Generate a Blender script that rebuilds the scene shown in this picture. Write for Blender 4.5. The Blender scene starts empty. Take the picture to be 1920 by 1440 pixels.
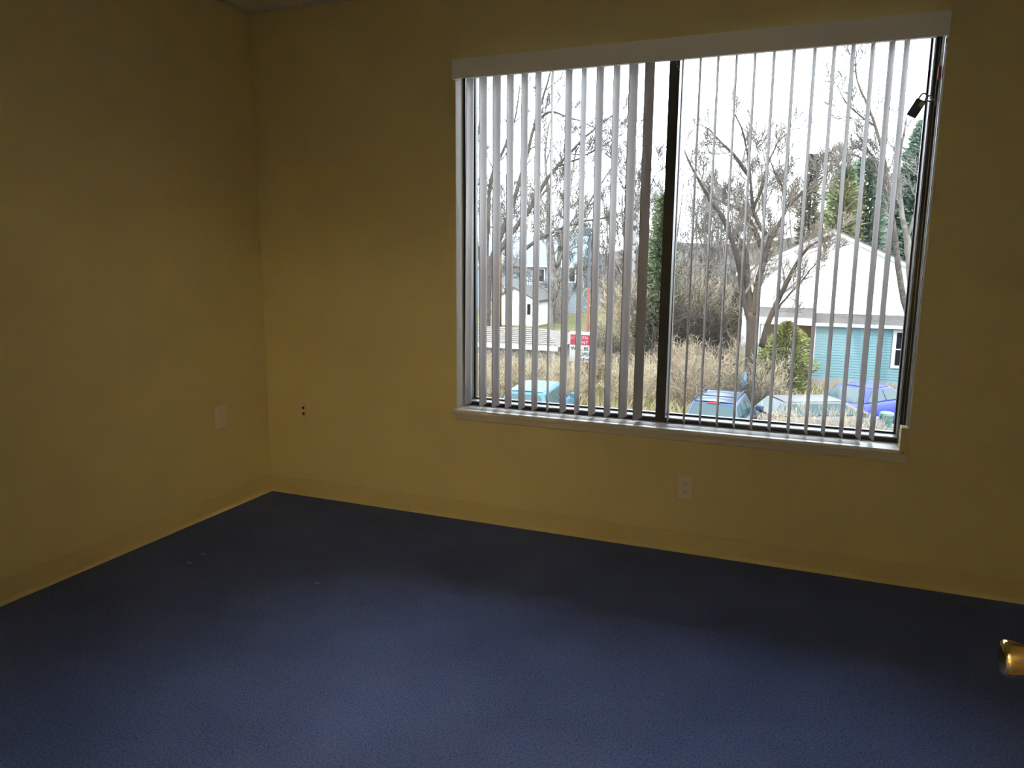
import bpy, bmesh, math, random
from mathutils import Vector, Matrix

# ------------------------------------------------------------------ scene, camera, light
scene = bpy.context.scene
C = scene.collection
FILL_UPLIGHT = 108.0                                  # brightness of the added fill lamps behind the doorway
F_PX = 1404.45                                   # focal length in pixels of the 1920x1440 frame
YAW, PITCH, ROLL = 0.3817, 0.1694, 0.0079
CAM = Vector((2.9275, -3.4592, 1.39))
_fwd = Vector((-math.sin(YAW)*math.cos(PITCH), math.cos(YAW)*math.cos(PITCH), -math.sin(PITCH)))
_r0 = Vector((math.cos(YAW), math.sin(YAW), 0)); _u0 = _r0.cross(_fwd)
_right = _r0*math.cos(ROLL) + _u0*math.sin(ROLL)
_up = -_r0*math.sin(ROLL) + _u0*math.cos(ROLL)
cam_d = bpy.data.cameras.new('camera'); cam_d.sensor_width = 36; cam_d.lens = 36*F_PX/1920
cam_d.clip_start = 0.02; cam_d.clip_end = 600
cam = bpy.data.objects.new('camera', cam_d); C.objects.link(cam)
m3 = Matrix((_right, _up, -_fwd)).transposed()
cam.matrix_world = Matrix.Translation(CAM) @ m3.to_4x4()
scene.camera = cam

world = bpy.data.worlds.new('sky'); scene.world = world; world.use_nodes = True
bg = world.node_tree.nodes['Background']
bg.inputs['Color'].default_value = (0.83, 0.91, 1.0, 1); bg.inputs['Strength'].default_value = 10.5

sun_d = bpy.data.lights.new('sun', 'SUN'); sun_d.energy = 4.0; sun_d.angle = 0.009; sun_d.color = (1.0, 0.94, 0.84)
sun = bpy.data.objects.new('sun', sun_d); C.objects.link(sun)
sun.rotation_euler = Vector((-0.42, 0.60, -0.68)).to_track_quat('-Z', 'Y').to_euler()
sun.location = (20, -30, 30)

vs = scene.view_settings
vs.view_transform = 'Standard'; vs.look = 'None'; vs.gamma = 1.0; vs.exposure = 0.0; vs.use_curve_mapping = False
cy = scene.cycles
cy.use_denoising = True; cy.max_bounces = 14; cy.diffuse_bounces = 8; cy.glossy_bounces = 4
cy.transparent_max_bounces = 12; cy.caustics_reflective = False; cy.caustics_refractive = False
cy.sample_clamp_indirect = 60.0

# ------------------------------------------------------------------ helpers
R = math.radians
def ray(px, py):
    return _fwd + _right*((px-960)/F_PX) + _up*((720-py)/F_PX)
def at(px, py, Y):                 # the point of that pixel's line of sight on the plane y = Y
    d = ray(px, py); return CAM + d*((Y-CAM.y)/d.y)
def atz(px, py, Z):                # ... on the level z = Z
    d = ray(px, py); return CAM + d*((Z-CAM.z)/d.z)

def tag(o, label=None, cat=None, group=None, kind=None):
    if label: o['label'] = label
    if cat: o['category'] = cat
    if group: o['group'] = group
    if kind: o['kind'] = kind
    return o
def empty(name, loc=(0, 0, 0), rz=0.0, parent=None):
    o = bpy.data.objects.new(name, None); C.objects.link(o)
    o.location = loc; o.rotation_euler = (0, 0, rz); o.empty_display_size = 0.1
    if parent: o.parent = parent
    return o

class MB:
    def __init__(s): s.v = []; s.f = []
    def box(s, x0, x1, y0, y1, z0, z1):
        n = len(s.v)
        s.v += [(x, y, z) for z in (z0, z1) for y in (y0, y1) for x in (x0, x1)]
        s.f += [tuple(n+i for i in q) for q in ((0, 2, 3, 1), (4, 5, 7, 6), (0, 1, 5, 4), (2, 6, 7, 3), (0, 4, 6, 2), (1, 3, 7, 5))]
        return s
    def poly(s, pts):
        n = len(s.v); s.v += [tuple(p) for p in pts]; s.f.append(tuple(range(n, n+len(pts)))); return s
    def prism(s, pts, d):          # polygon pts extruded by vector d
        n = len(s.v); k = len(pts); d = Vector(d)
        s.v += [tuple(p) for p in pts] + [tuple(Vector(p)+d) for p in pts]
        s.f.append(tuple(range(n+k-1, n-1, -1))); s.f.append(tuple(range(n+k, n+2*k)))
        for i in range(k):
            j = (i+1) % k; s.f.append((n+i, n+j, n+k+j, n+k+i))
        return s
    def tube(s, pts, rad, n=6, cap=True):
        pts = [Vector(p) for p in pts]
        b = len(s.v); a = None
        for i, p in enumerate(pts):
            t = (pts[min(i+1, len(pts)-1)] - pts[max(i-1, 0)])
            if t.length < 1e-9: t = Vector((0, 0, 1))
            t.normalize()
            if a is None:
                a = t.orthogonal().normalized()
            a = (a - t*a.dot(t))
            a = a.normalized() if a.length > 1e-6 else t.orthogonal().normalized()
            c = t.cross(a); r = rad[i] if hasattr(rad, '__len__') else rad
            for k in range(n):
                g = 2*math.pi*k/n
                s.v.append(tuple(p + (a*math.cos(g) + c*math.sin(g))*r))
        for i in range(len(pts)-1):
            for k in range(n):
                k2 = (k+1) % n
                s.f.append((b+i*n+k, b+i*n+k2, b+(i+1)*n+k2, b+(i+1)*n+k))
        if cap:
            s.f.append(tuple(b+k for k in range(n-1, -1, -1)))
            e = b+(len(pts)-1)*n; s.f.append(tuple(e+k for k in range(n)))
        return s
    def lathe(s, prof, o, axis, n=24):   # prof: (radius, distance along axis)
        axis = Vector(axis).normalized(); a = axis.orthogonal().normalized(); c = axis.cross(a); o = Vector(o)
        b = len(s.v)
        for r, h in prof:
            for k in range(n):
                g = 2*math.pi*k/n; s.v.append(tuple(o + axis*h + (a*math.cos(g)+c*math.sin(g))*max(r, 1e-4)))
        for i in range(len(prof)-1):
            for k in range(n):
                k2 = (k+1) % n; s.f.append((b+i*n+k, b+i*n+k2, b+(i+1)*n+k2, b+(i+1)*n+k))
        s.f.append(tuple(b+k for k in range(n-1, -1, -1))); e = b+(len(prof)-1)*n; s.f.append(tuple(e+k for k in range(n)))
        return s
    def mesh(s, name, smooth=False, off=(0, 0, 0)):
        me = bpy.data.meshes.new(name); ox, oy, oz = off
        me.from_pydata([(x-ox, y-oy, z-oz) for x, y, z in s.v] if any(off) else s.v, [], s.f)
        me.validate()
        if smooth: me.polygons.foreach_set('use_smooth', [True]*len(me.polygons))
        me.update(); return me
    def obj(s, name, mat, parent=None, smooth=False, bevel=0.0, off=(0, 0, 0), seg=2):
        me = s.mesh(name, smooth, off)
        if mat: me.materials.append(mat)
        o = bpy.data.objects.new(name, me); C.objects.link(o)
        if parent: o.parent = parent
        if bevel:
            b = o.modifiers.new('bevel', 'BEVEL'); b.width = bevel; b.segments = seg; b.limit_method = 'ANGLE'
        return o

def instance(name, me, parent=None, loc=(0, 0, 0), rot=(0, 0, 0), scale=(1, 1, 1)):
    o = bpy.data.objects.new(name, me); C.objects.link(o); o.location = loc; o.rotation_euler = rot; o.scale = scale
    if parent: o.parent = parent
    return o

# ------------------------------------------------------------------ materials
def mat(name, col, rough=0.6, metal=0.0, noise=None, bump=None, spec=0.5, emit=None, trans=None):
    m = bpy.data.materials.new(name); m.use_nodes = True; nt = m.node_tree; n = nt.nodes; l = nt.links
    b = n['Principled BSDF']; b.inputs['Base Color'].default_value = (*col, 1)
    b.inputs['Roughness'].default_value = rough; b.inputs['Metallic'].default_value = metal
    b.inputs['Specular IOR Level'].default_value = spec
    if emit: b.inputs['Emission Color'].default_value = (*emit[0], 1); b.inputs['Emission Strength'].default_value = emit[1]
    tc = None
    if noise or bump: tc = n.new('ShaderNodeTexCoord')
    if noise:
        col2, sc, det = noise[:3]; lo, hi = noise[3:5] if len(noise) > 3 else (0.35, 0.65)
        t = n.new('ShaderNodeTexNoise'); t.inputs['Scale'].default_value = sc; t.inputs['Detail'].default_value = det
        l.new(tc.outputs['Object'], t.inputs['Vector'])
        r = n.new('ShaderNodeValToRGB'); r.color_ramp.elements[0].position = lo; r.color_ramp.elements[1].position = hi
        r.color_ramp.elements[0].color = (*col, 1); r.color_ramp.elements[1].color = (*col2, 1)
        l.new(t.outputs['Fac'], r.inputs['Fac']); l.new(r.outputs['Color'], b.inputs['Base Color'])
    if bump:
        sc, st, di = bump
        t = n.new('ShaderNodeTexNoise'); t.inputs['Scale'].default_value = sc; t.inputs['Detail'].default_value = 3
        l.new(tc.outputs['Object'], t.inputs['Vector'])
        bp = n.new('ShaderNodeBump'); bp.inputs['Strength'].default_value = st; bp.inputs['Distance'].default_value = di
        l.new(t.outputs['Fac'], bp.inputs['Height']); l.new(bp.outputs['Normal'], b.inputs['Normal'])
    return m

def glass(name, tint=(0.97, 0.985, 0.98), refl=1.0):
    m = bpy.data.materials.new(name); m.use_nodes = True; nt = m.node_tree; n = nt.nodes; l = nt.links
    n.remove(n['Principled BSDF']); out = n['Material Output']
    t = n.new('ShaderNodeBsdfTransparent'); t.inputs['Color'].default_value = (*tint, 1)
    g = n.new('ShaderNodeBsdfGlossy'); g.inputs['Roughness'].default_value = 0.02
    fr = n.new('ShaderNodeFresnel'); fr.inputs['IOR'].default_value = 1.45
    mu = n.new('ShaderNodeMath'); mu.operation = 'MULTIPLY'; mu.inputs[1].default_value = refl
    mx = n.new('ShaderNodeMixShader'); l.new(fr.outputs['Fac'], mu.inputs[0]); l.new(mu.outputs[0], mx.inputs['Fac'])
    l.new(t.outputs[0], mx.inputs[1]); l.new(g.outputs[0], mx.inputs[2]); l.new(mx.outputs[0], out.inputs['Surface'])
    return m

M = {}
M['wall'] = mat('wall_paint', (0.70, 0.595, 0.29), 0.75, noise=((0.675, 0.57, 0.275), 3.0, 2), bump=(220, 0.12, 0.002), spec=0.3)
M['office'] = mat('office_wall_paint', (0.74, 0.68, 0.56), 0.8)
M['base'] = mat('vinyl_base', (0.65, 0.53, 0.25), 0.42, spec=0.5)
M['ceil'] = mat('ceiling_tile_board', (0.72, 0.68, 0.58), 0.9, noise=((0.6, 0.56, 0.47), 90, 3), bump=(120, 0.3, 0.003))
M['tee'] = mat('ceiling_tee_metal', (0.6, 0.56, 0.48), 0.5)
M['white'] = mat('white_paint', (0.86, 0.84, 0.79), 0.55)
M['trimpaint'] = mat('trim_paint', (0.66, 0.585, 0.45), 0.5)
M['return'] = mat('reveal_paint', (0.74, 0.72, 0.64), 0.6)
M['sill'] = mat('sill_paint', (0.72, 0.68, 0.60), 0.45)
M['plate'] = mat('plate_plastic', (0.72, 0.64, 0.50), 0.4)
M['plate_beige'] = mat('plate_beige_plastic', (0.69, 0.57, 0.29), 0.4)
M['slot'] = mat('slot_black', (0.02, 0.018, 0.015), 0.6)
M['frame'] = mat('bronze_aluminium', (0.022, 0.021, 0.025), 0.38, metal=0.0, spec=0.6)
M['fin'] = mat('worn_aluminium', (0.42, 0.39, 0.36), 0.35, metal=0.6)
M['gasket'] = mat('sash_ledge', (0.45, 0.47, 0.5), 0.4)
M['glass'] = glass('window_glass')
M['brass'] = mat('brass', (0.66, 0.50, 0.20), 0.14, metal=1.0)
M['steel'] = mat('lock_steel', (0.35, 0.36, 0.4), 0.3, metal=0.9)
M['lock'] = mat('lock_body', (0.07, 0.075, 0.095), 0.35, metal=0.3)
M['lockpatch'] = mat('lock_sticker', (0.33, 0.33, 0.31), 0.6)
M['red'] = mat('red_plastic', (0.55, 0.06, 0.05), 0.5)
M['cord'] = mat('white_cord', (0.7, 0.68, 0.62), 0.8)
M['door'] = mat('door_wood', (0.34, 0.25, 0.13), 0.45, noise=((0.27, 0.19, 0.095), 6, 6))

def vane_mat():
    m = bpy.data.materials.new('vane_pvc'); m.use_nodes = True; nt = m.node_tree; n = nt.nodes; l = nt.links
    b = n['Principled BSDF']; b.inputs['Base Color'].default_value = (0.74, 0.695, 0.685, 1); b.inputs['Roughness'].default_value = 0.5
    b.inputs['Specular IOR Level'].default_value = 0.3
    tr = n.new('ShaderNodeBsdfTranslucent'); tr.inputs['Color'].default_value = (0.6, 0.53, 0.49, 1)
    mx = n.new('ShaderNodeMixShader'); mx.inputs['Fac'].default_value = 0.34
    l.new(b.outputs[0], mx.inputs[1]); l.new(tr.outputs[0], mx.inputs[2]); l.new(mx.outputs[0], n['Material Output'].inputs['Surface'])
    return m
M['vane'] = vane_mat()

def carpet_mat():
    m = bpy.data.materials.new('carpet'); m.use_nodes = True; nt = m.node_tree; n = nt.nodes; l = nt.links
    b = n['Principled BSDF']; b.inputs['Roughness'].default_value = 0.95; b.inputs['Specular IOR Level'].default_value = 0.1
    tc = n.new('ShaderNodeTexCoord')
    t1 = n.new('ShaderNodeTexNoise'); t1.inputs['Scale'].default_value = 170; t1.inputs['Detail'].default_value = 4; t1.inputs['Roughness'].default_value = 0.75
    t2 = n.new('ShaderNodeTexNoise'); t2.inputs['Scale'].default_value = 2.2; t2.inputs['Detail'].default_value = 3
    l.new(tc.outputs['Object'], t1.inputs['Vector']); l.new(tc.outputs['Object'], t2.inputs['Vector'])
    r = n.new('ShaderNodeValToRGB'); e = r.color_ramp.elements
    e[0].position = 0.34; e[0].color = (0.052, 0.070, 0.150, 1); e[1].position = 0.62; e[1].color = (0.146, 0.193, 0.420, 1)
    l.new(t1.outputs['Fac'], r.inputs['Fac'])
    vo = n.new('ShaderNodeTexVoronoi'); vo.inputs['Scale'].default_value = 62; vo.inputs['Randomness'].default_value = 1.0
    l.new(tc.outputs['Object'], vo.inputs['Vector'])
    rv_ = n.new('ShaderNodeValToRGB'); q = rv_.color_ramp.elements
    q[0].position = 0.07; q[0].color = (0.30, 0.30, 0.32, 1); q[1].position = 0.17; q[1].color = (1, 1, 1, 1)
    l.new(vo.outputs['Distance'], rv_.inputs['Fac'])
    r2 = n.new('ShaderNodeValToRGB'); f = r2.color_ramp.elements
    f[0].position = 0.3; f[0].color = (0.86, 0.86, 0.86, 1); f[1].position = 0.7; f[1].color = (1.08, 1.08, 1.08, 1)
    l.new(t2.outputs['Fac'], r2.inputs['Fac'])
    mx = n.new('ShaderNodeMix'); mx.data_type = 'RGBA'; mx.blend_type = 'MULTIPLY'; mx.inputs['Factor'].default_value = 1
    l.new(r.outputs['Color'], mx.inputs['A']); l.new(r2.outputs['Color'], mx.inputs['B']); 
    m2 = n.new('ShaderNodeMix'); m2.data_type = 'RGBA'; m2.blend_type = 'MULTIPLY'; m2.inputs['Factor'].default_value = 1
    l.new(mx.outputs['Result'], m2.inputs['A']); l.new(rv_.outputs['Color'], m2.inputs['B']); l.new(m2.outputs['Result'], b.inputs['Base Color'])
    bp = n.new('ShaderNodeBump'); bp.inputs['Strength'].default_value = 0.5; bp.inputs['Distance'].default_value = 0.004
    l.new(t1.outputs['Fac'], bp.inputs['Height']); l.new(bp.outputs['Normal'], b.inputs['Normal'])
    return m
M['carpet'] = carpet_mat()

# ------------------------------------------------------------------ room shell
H = 2.659; RX = 4.30; RY = -3.20           # ceiling, right wall, rear wall
XL, XR, ZS, ZT = 1.227, 3.329, 0.60, 2.325  # window opening
WT = 0.25
def st(o): o['kind'] = 'structure'; return o
HY = -8.0; HX0, HX1 = -2.2, 6.8             # unseen office added behind the doorway to hold the fill lamps
st(MB().box(HX0-0.15, HX1+0.15, HY-0.15, WT, -0.2, 0).obj('floor', M['carpet']))
st(MB().box(-0.15, 0, RY-0.12, WT, 0, H+0.15).obj('wall_left', M['wall']))
st(MB().box(RX, RX+0.15, RY-0.12, WT, 0, H+0.15).obj('wall_right', M['wall']))
w = MB(); w.box(0, XL, 0, WT, 0, H+0.15); w.box(XR, RX, 0, WT, 0, H+0.15); w.box(XL, XR, 0, WT, 0, ZS-0.02); w.box(XL, XR, 0, WT, ZT, H+0.15)
st(w.obj('wall_window', M['wall']))
DX0, DX1, DZ = 2.36, 3.275, 2.06            # doorway in the rear wall
w = MB(); w.box(0, DX0, RY-0.12, RY, 0, H+0.05); w.box(DX1+0.03, RX, RY-0.12, RY, 0, H+0.05); w.box(HX0, -0.15, RY-0.12, RY, 0, H+0.15); w.box(RX+0.15, HX1, RY-0.12, RY, 0, H+0.15); w.box(DX0, DX1+0.03, RY-0.12, RY, DZ, H+0.05)
st(w.obj('wall_rear', M['wall']))
ow = MB(); ow.box(HX0, HX1, HY-0.15, HY, 0, H+0.15); ow.box(HX0-0.15, HX0, HY-0.15, RY, 0, H+0.15); ow.box(HX1, HX1+0.15, HY-0.15, RY, 0, H+0.15)
st(ow.obj('wall_office', M['office']))

# suspended ceiling: slab, tees and lay-in tiles
ceil = empty('ceiling', (0, 0, H)); st(ceil)
MB().box(HX0-0.15, HX1+0.15, HY-0.15, WT, 0.05, 0.2).obj('slab', M['ceil'], ceil)
TX = [0.0, 0.548] ; 
while TX[-1]+0.61 < RX: TX.append(TX[-1]+0.61)
TX.append(RX)
TY = [0.0, -0.52]
while TY[-1]-0.61 > RY: TY.append(TY[-1]-0.61)
TY.append(RY)
tee_x = MB().box(-0.012, 0.012, RY, 0, -0.003, 0.004).mesh('tee'); tee_x.materials.append(M['tee'])
for x in TX: instance('tee', tee_x, ceil, (min(max(x, 0.012), RX-0.012), 0, 0))
tee_y = MB().box(0, RX, -0.012, 0.012, -0.0035, 0.0035).mesh('tee'); tee_y.materials.append(M['tee'])
for y in TY: instance('tee', tee_y, ceil, (0, max(min(y, -0.012), RY+0.012), 0))
tiles = {}
for i in range(len(TX)-1):
    for j in range(len(TY)-1):
        k = (round(TX[i+1]-TX[i], 3), round(TY[j]-TY[j+1], 3))
        if k not in tiles:
            tiles[k] = MB().box(0.006, k[0]-0.006, -k[1]+0.006, -0.006, 0.004, 0.02).mesh('tile'); tiles[k].materials.append(M['ceil'])
        instance('tile', tiles[k], ceil, (TX[i], TY[j], 0))

# vinyl cove base: thin upright with a rounded lip and a curved toe
def cove(name, p0, p1, nrm):
    p0, p1, nrm = Vector(p0), Vector(p1), Vector(nrm)
    prof = [(0.0, 0.0995), (0.0022, 0.0998), (0.0032, 0.0985), (0.0034, 0.02), (0.0045, 0.013), (0.0075, 0.0065), (0.012, 0.003), (0.0125, 0.0), (0.0, 0.0)]
    b = MB(); n = len(prof)
    for p in (p0, p1):
        for d, z in prof: b.v.append(tuple(p + nrm*d + Vector((0, 0, z))))
    for i in range(n):
        j = (i+1) % n; b.f.append((i, j, n+j, n+i))
    b.f += [tuple(range(n-1, -1, -1)), tuple(range(n, 2*n))]
    return st(b.obj(name, M['base']))
cove('baseboard_left', (0, RY, 0), (0, 0, 0), (1, 0, 0))
cove('baseboard_window', (0, 0, 0), (RX, 0, 0), (0, -1, 0))
cove('baseboard_right', (RX, 0, 0), (RX, RY, 0), (-1, 0, 0))
cove('baseboard_rear', (0, RY, 0), (DX0-0.06, RY, 0), (0, 1, 0))

# doorway trim, behind the camera
t = MB(); t.box(DX0-0.06, DX0, RY, RY+0.015, 0, DZ+0.06); t.box(DX1+0.03, DX1+0.09, RY, RY+0.015, 0, DZ+0.06); t.box(DX0, DX1+0.03, RY, RY+0.015, DZ, DZ+0.06)
st(t.obj('trim_1', M['trimpaint'], bevel=0.003))

# open door: leaf stands at right angles to the rear wall, its knob just enters the frame
door = empty('door_1', (DX1, RY, 0)); st(door)
leaf = MB().box(-0.015, 0.029, 0.004, 0.914, 0.012, 2.035).obj('leaf', M['door'], door, bevel=0.002)
knob = empty('knob', (-0.015, 0.861, 0.86), parent=door)
MB().lathe([(0.031, 0), (0.032, 0.003), (0.029, 0.007), (0.018, 0.010), (0.0125, 0.012)], (0, 0, 0), (-1, 0, 0), 32).obj('rosette', M['brass'], knob, smooth=True)
MB().lathe([(0.0125, 0.008), (0.0115, 0.020), (0.0125, 0.026), (0.0165, 0.032), (0.0205, 0.042), (0.0228, 0.052), (0.0234, 0.058), (0.0225, 0.0625), (0.0195, 0.0645), (0.012, 0.0655), (0.0001, 0.066)], (0, 0, 0), (-1, 0, 0), 40).obj('knob_handle', M['brass'], knob, smooth=True)
hb = MB()
hinge = MB().tube([(0, 0, -0.05), (0, 0, 0.05)], 0.007, 10).mesh('hinge', True); hinge.materials.append(M['brass'])
for z in (0.25, 1.02, 1.82): instance('hinge', hinge, door, (0.033, 0.0, z))

# unseen uplights added in the office to brighten the room through the doorway
M['lens'] = mat('fill_emitter', (0.9, 0.88, 0.82), 0.4, emit=((1.0, 0.87, 0.62), FILL_UPLIGHT))
def fill_uplight(loc, label):
    e = empty('added_fill_pendant', loc); tag(e, label, 'added fill lamp', 'added fill lamps behind the door')
    b = MB(); b.box(-1.2, 1.2, -0.35, 0.35, 0.0, 0.01); b.box(-1.2, 1.2, -0.36, -0.35, 0.0, 0.07); b.box(-1.2, 1.2, 0.35, 0.36, 0.0, 0.07); b.box(-1.21, -1.2, -0.36, 0.36, 0.0, 0.07); b.box(1.2, 1.21, -0.36, 0.36, 0.0, 0.07)
    b.obj('trough', M['white'], e)
    MB().box(-1.19, 1.19, -0.34, 0.34, 0.03, 0.04).obj('lens', M['lens'], e)
    for x in (-1.0, 1.0): MB().tube([(x, 0, 0.04), (x, 0, H+0.05-loc[2])], 0.004, 6).obj('rod', M['fin'], e)
for x, y, wd in ((0.15, -5.5, 'left'), (5.4, -6.6, 'right')): fill_uplight((x, y, 2.07), 'added unseen fill lamp in the office behind the door, on its %s side' % wd)

# ------------------------------------------------------------------ window
win = empty('window_1', (0, 0, 0)); st(win)
# painted reveals
rv = MB(); rv.box(XL, XL+0.003, 0.0, 0.085, ZS, ZT);  rv.box(XL, XR, 0.0, 0.12, ZT-0.003, ZT)
rv.obj('reveal', M['return'], win)
MB().tube([(XR+0.001, -0.001, ZS+0.005), (XR+0.001, -0.001, 2.21)], 0.0035, 8).obj('corner_bead', M['white'], win)
# sill board with rounded nose, apron below
s = MB(); prof = [(0.12, ZS-0.02), (0.12, ZS), (-0.024, ZS), (-0.029, ZS-0.003), (-0.031, ZS-0.009), (-0.029, ZS-0.015), (-0.024, ZS-0.02)]
s.prism([(XL, y, z) for y, z in prof[:2]] + [(XL, y, z) for y, z in prof[2:]], (XR-XL, 0, 0))
s.v = [((x if y > 0 else (x-0.012 if x < 2 else x+0.0)), y, z) for x, y, z in s.v]
s.obj('sill', M['sill'], win)
a = MB(); a.prism([(XL-0.002, y, z) for y, z in ((0, ZS-0.02), (-0.016, ZS-0.02), (-0.013, ZS-0.034), (-0.011, ZS-0.05), (-0.006, ZS-0.057), (0, ZS-0.057))], (XR-XL+0.004, 0, 0))
a.obj('apron', M['trimpaint'], win)
MB().box(3.299, XR-0.002, -0.033, 0.03, ZS-0.018, ZS+0.098).obj('end_block', M['base'], win, bevel=0.002)
MB().lathe([(0.0026, 0), (0.0026, 0.0012)], (3.314, -0.033, ZS-0.008), (0, -1, 0), 10).obj('screw', M['slot'], win)
# dark aluminium frame
f = MB(); f.box(XL, 1.243, 0.085, 0.235, ZS, ZT); f.obj('jamb', M['frame'], win)
f = MB(); f.box(3.301, XR, 0.12, 0.235, ZS, ZT); f.box(XR-0.004, XR, 0.004, 0.12, ZS, ZT); f.obj('jamb', M['frame'], win)
MB().box(1.243, 3.301, 0.12, 0.235, ZT-0.02, ZT).obj('head_rail', M['frame'], win)
MB().box(1.243, 3.301, 0.12, 0.235, ZS, ZS+0.019).obj('bottom_rail', M['frame'], win)
MB().box(1.243, 3.301, 0.128, 0.20, ZS+0.019, ZS+0.0215).obj('track_ledge', M['gasket'], win)
for x, y0 in ((3.3045, 0.116), (3.3190, 0.116), (3.3235, 0.045)):
    MB().box(x-0.0010, x+0.0010, y0-0.003, y0+0.004, ZS+0.0, ZT).obj('track_fin', M['fin'], win)
MB().box(2.245, 2.292, 0.12, 0.235, ZS+0.019, ZT-0.02).obj('mullion', M['frame'], win)
# two sliding sashes with their panes
def sash(x0, x1, y, wst):
    e = empty('sash', (0, 0, 0), parent=win); z0, z1 = ZS+0.0215, ZT-0.02
    b = MB(); b.box(x0, x0+wst, y-0.012, y+0.012, z0, z1); b.box(x1-wst, x1, y-0.012, y+0.012, z0, z1)
    b.box(x0+wst, x1-wst, y-0.012, y+0.012, z0, z0+0.008); b.box(x0+wst, x1-wst, y-0.012, y+0.012, z1-0.01, z1)
    b.obj('sash_frame', M['frame'], e)
    MB().box(x0+wst, x1-wst, y-0.002, y+0.002, z0+0.008, z1-0.01).obj('pane', M['glass'], e)
sash(1.243, 2.262, 0.205, 0.006)
sash(2.275, 3.301, 0.212, 0.007)

# ------------------------------------------------------------------ vertical blind
blind = empty('vertical_blind', (XL, 0, ZT)); tag(blind, 'white vertical blind with turned open slats across the window', 'blind')
def lb(b): return b
v = MB(); O = (XL, 0, ZT)
v.box(1.236, 3.3295, -0.052, -0.046, 2.2245, 2.3145); v.box(1.236, 1.242, -0.046, -0.0015, 2.2245, 2.3145); v.box(3.3235, 3.3295, -0.046, -0.0015, 2.2245, 2.3145)
v.obj('valance', M['white'], blind, bevel=0.0012, off=O)
MB().box(1.26, 3.30, 0.035, 0.085, 2.252, 2.282).obj('head_rail', M['white'], blind, off=O)
VANES = [(1.2786, 90, -0.034), (1.3469, 88.6), (1.4198, 86.3), (1.4906, 89), (1.5648, 88.9), (1.6347, 90.4), (1.7061, 103), (1.7869, 86.4), (1.8598, 90.1),
         (1.9369, 82.5), (2.0152, 83.8), (2.0928, 75.3), (2.1667, 72.6), (2.315, 97), (2.3934, -76.9), (2.4684, -77.3), (2.5451, -79), (2.6213, -79.6),
         (2.6983, -79.9), (2.7774, -79.5), (2.8582, -81), (2.9328, -81.6), (3.0041, -81.3), (3.0773, -81.8), (3.1466, -78.9), (3.1997, -81.1)]
def vane_mesh():
    b = MB(); n = 9; wd = 0.0889; sag = 0.0055; th = 0.0007; ztop = 2.262-ZT; zb = 0.6125-ZT
    for z in (zb, ztop):
        for sgn in (1, -1):
            for i in range(n):
                u = -1+2*i/(n-1)
                zz = z + (0.004*abs(u)**6 if z == zb else 0)
                b.v.append((u*wd/2, sag*(1-u*u)-sag*0.6+sgn*th, zz))
    for i in range(n-1):
        b.f.append((i, i+1, 2*n+i+1, 2*n+i)); b.f.append((n+i+1, n+i, 3*n+i, 3*n+i+1))
        b.f.append((i+1, i, n+i, n+i+1)); b.f.append((2*n+i, 2*n+i+1, 3*n+i+1, 3*n+i))
    b.f += [(0, 2*n, 3*n, n), (n-1, 2*n-1, 4*n-1, 3*n-1)]
    me = b.mesh('slat', True); me.materials.append(M['vane']); return me
vm = vane_mesh()
stem = MB().box(-0.004, 0.004, -0.002, 0.002, 2.258-ZT, 2.275-ZT).mesh('carrier_stem'); stem.materials.append(M['white'])
for q in VANES:
    x, ang = q[0], q[1]
    # ang: direction of the slat from its left edge; positive = left edge nearer the room
    sl = instance('slat', vm, blind, (x-XL, 0.062, 0), (0, 0, R(ang)))
    if len(q) > 2:
        sl.rotation_mode = 'XYZ'; k = q[2]/1.65
        sl.matrix_local = Matrix.Translation((x-XL, 0.062, 0)) @ Matrix(((1, 0, -k, 0), (0, 1, 0, 0), (0, 0, 1, 0), (0, 0, 0, 1))).to_quaternion().to_matrix().to_4x4() @ Matrix.Rotation(R(ang), 4, 'Z')
    instance('carrier_stem', stem, blind, (x-XL, 0.062, 0))
# control cords with their red tassel at the right end
cp = [Vector(p)-Vector(O) for p in ((3.318, 0.02, 2.25), (3.316, 0.02, 2.19), (3.317, 0.03, 2.135))]
MB().tube(cp, 0.0012, 6).obj('cord', M['cord'], blind)
cp = [Vector(p)-Vector(O) for p in ((3.321, 0.05, 2.25), (3.318, 0.055, 2.16), (3.312, 0.06, 2.06), (3.314, 0.055, 1.985), (3.320, 0.04, 2.03), (3.322, 0.03, 2.10))]
MB().tube(cp, 0.0012, 6).obj('cord', M['cord'], blind)
MB().lathe([(0.002, 0), (0.0045, -0.006), (0.006, -0.045), (0.005, -0.052), (0.002, -0.055)], (3.317-O[0], 0.03-O[1], 2.137-O[2]), (0, 0, 1), 12).obj('tassel', M['red'], blind, smooth=True)
cp = [Vector(p)-Vector(O) for p in ((2.287, 0.05, 2.25), (2.291, 0.055, 2.225), (2.300, 0.06, 2.205), (2.312, 0.06, 2.192))]
MB().tube(cp, 0.001, 6).obj('cord', M['cord'], blind)

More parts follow.
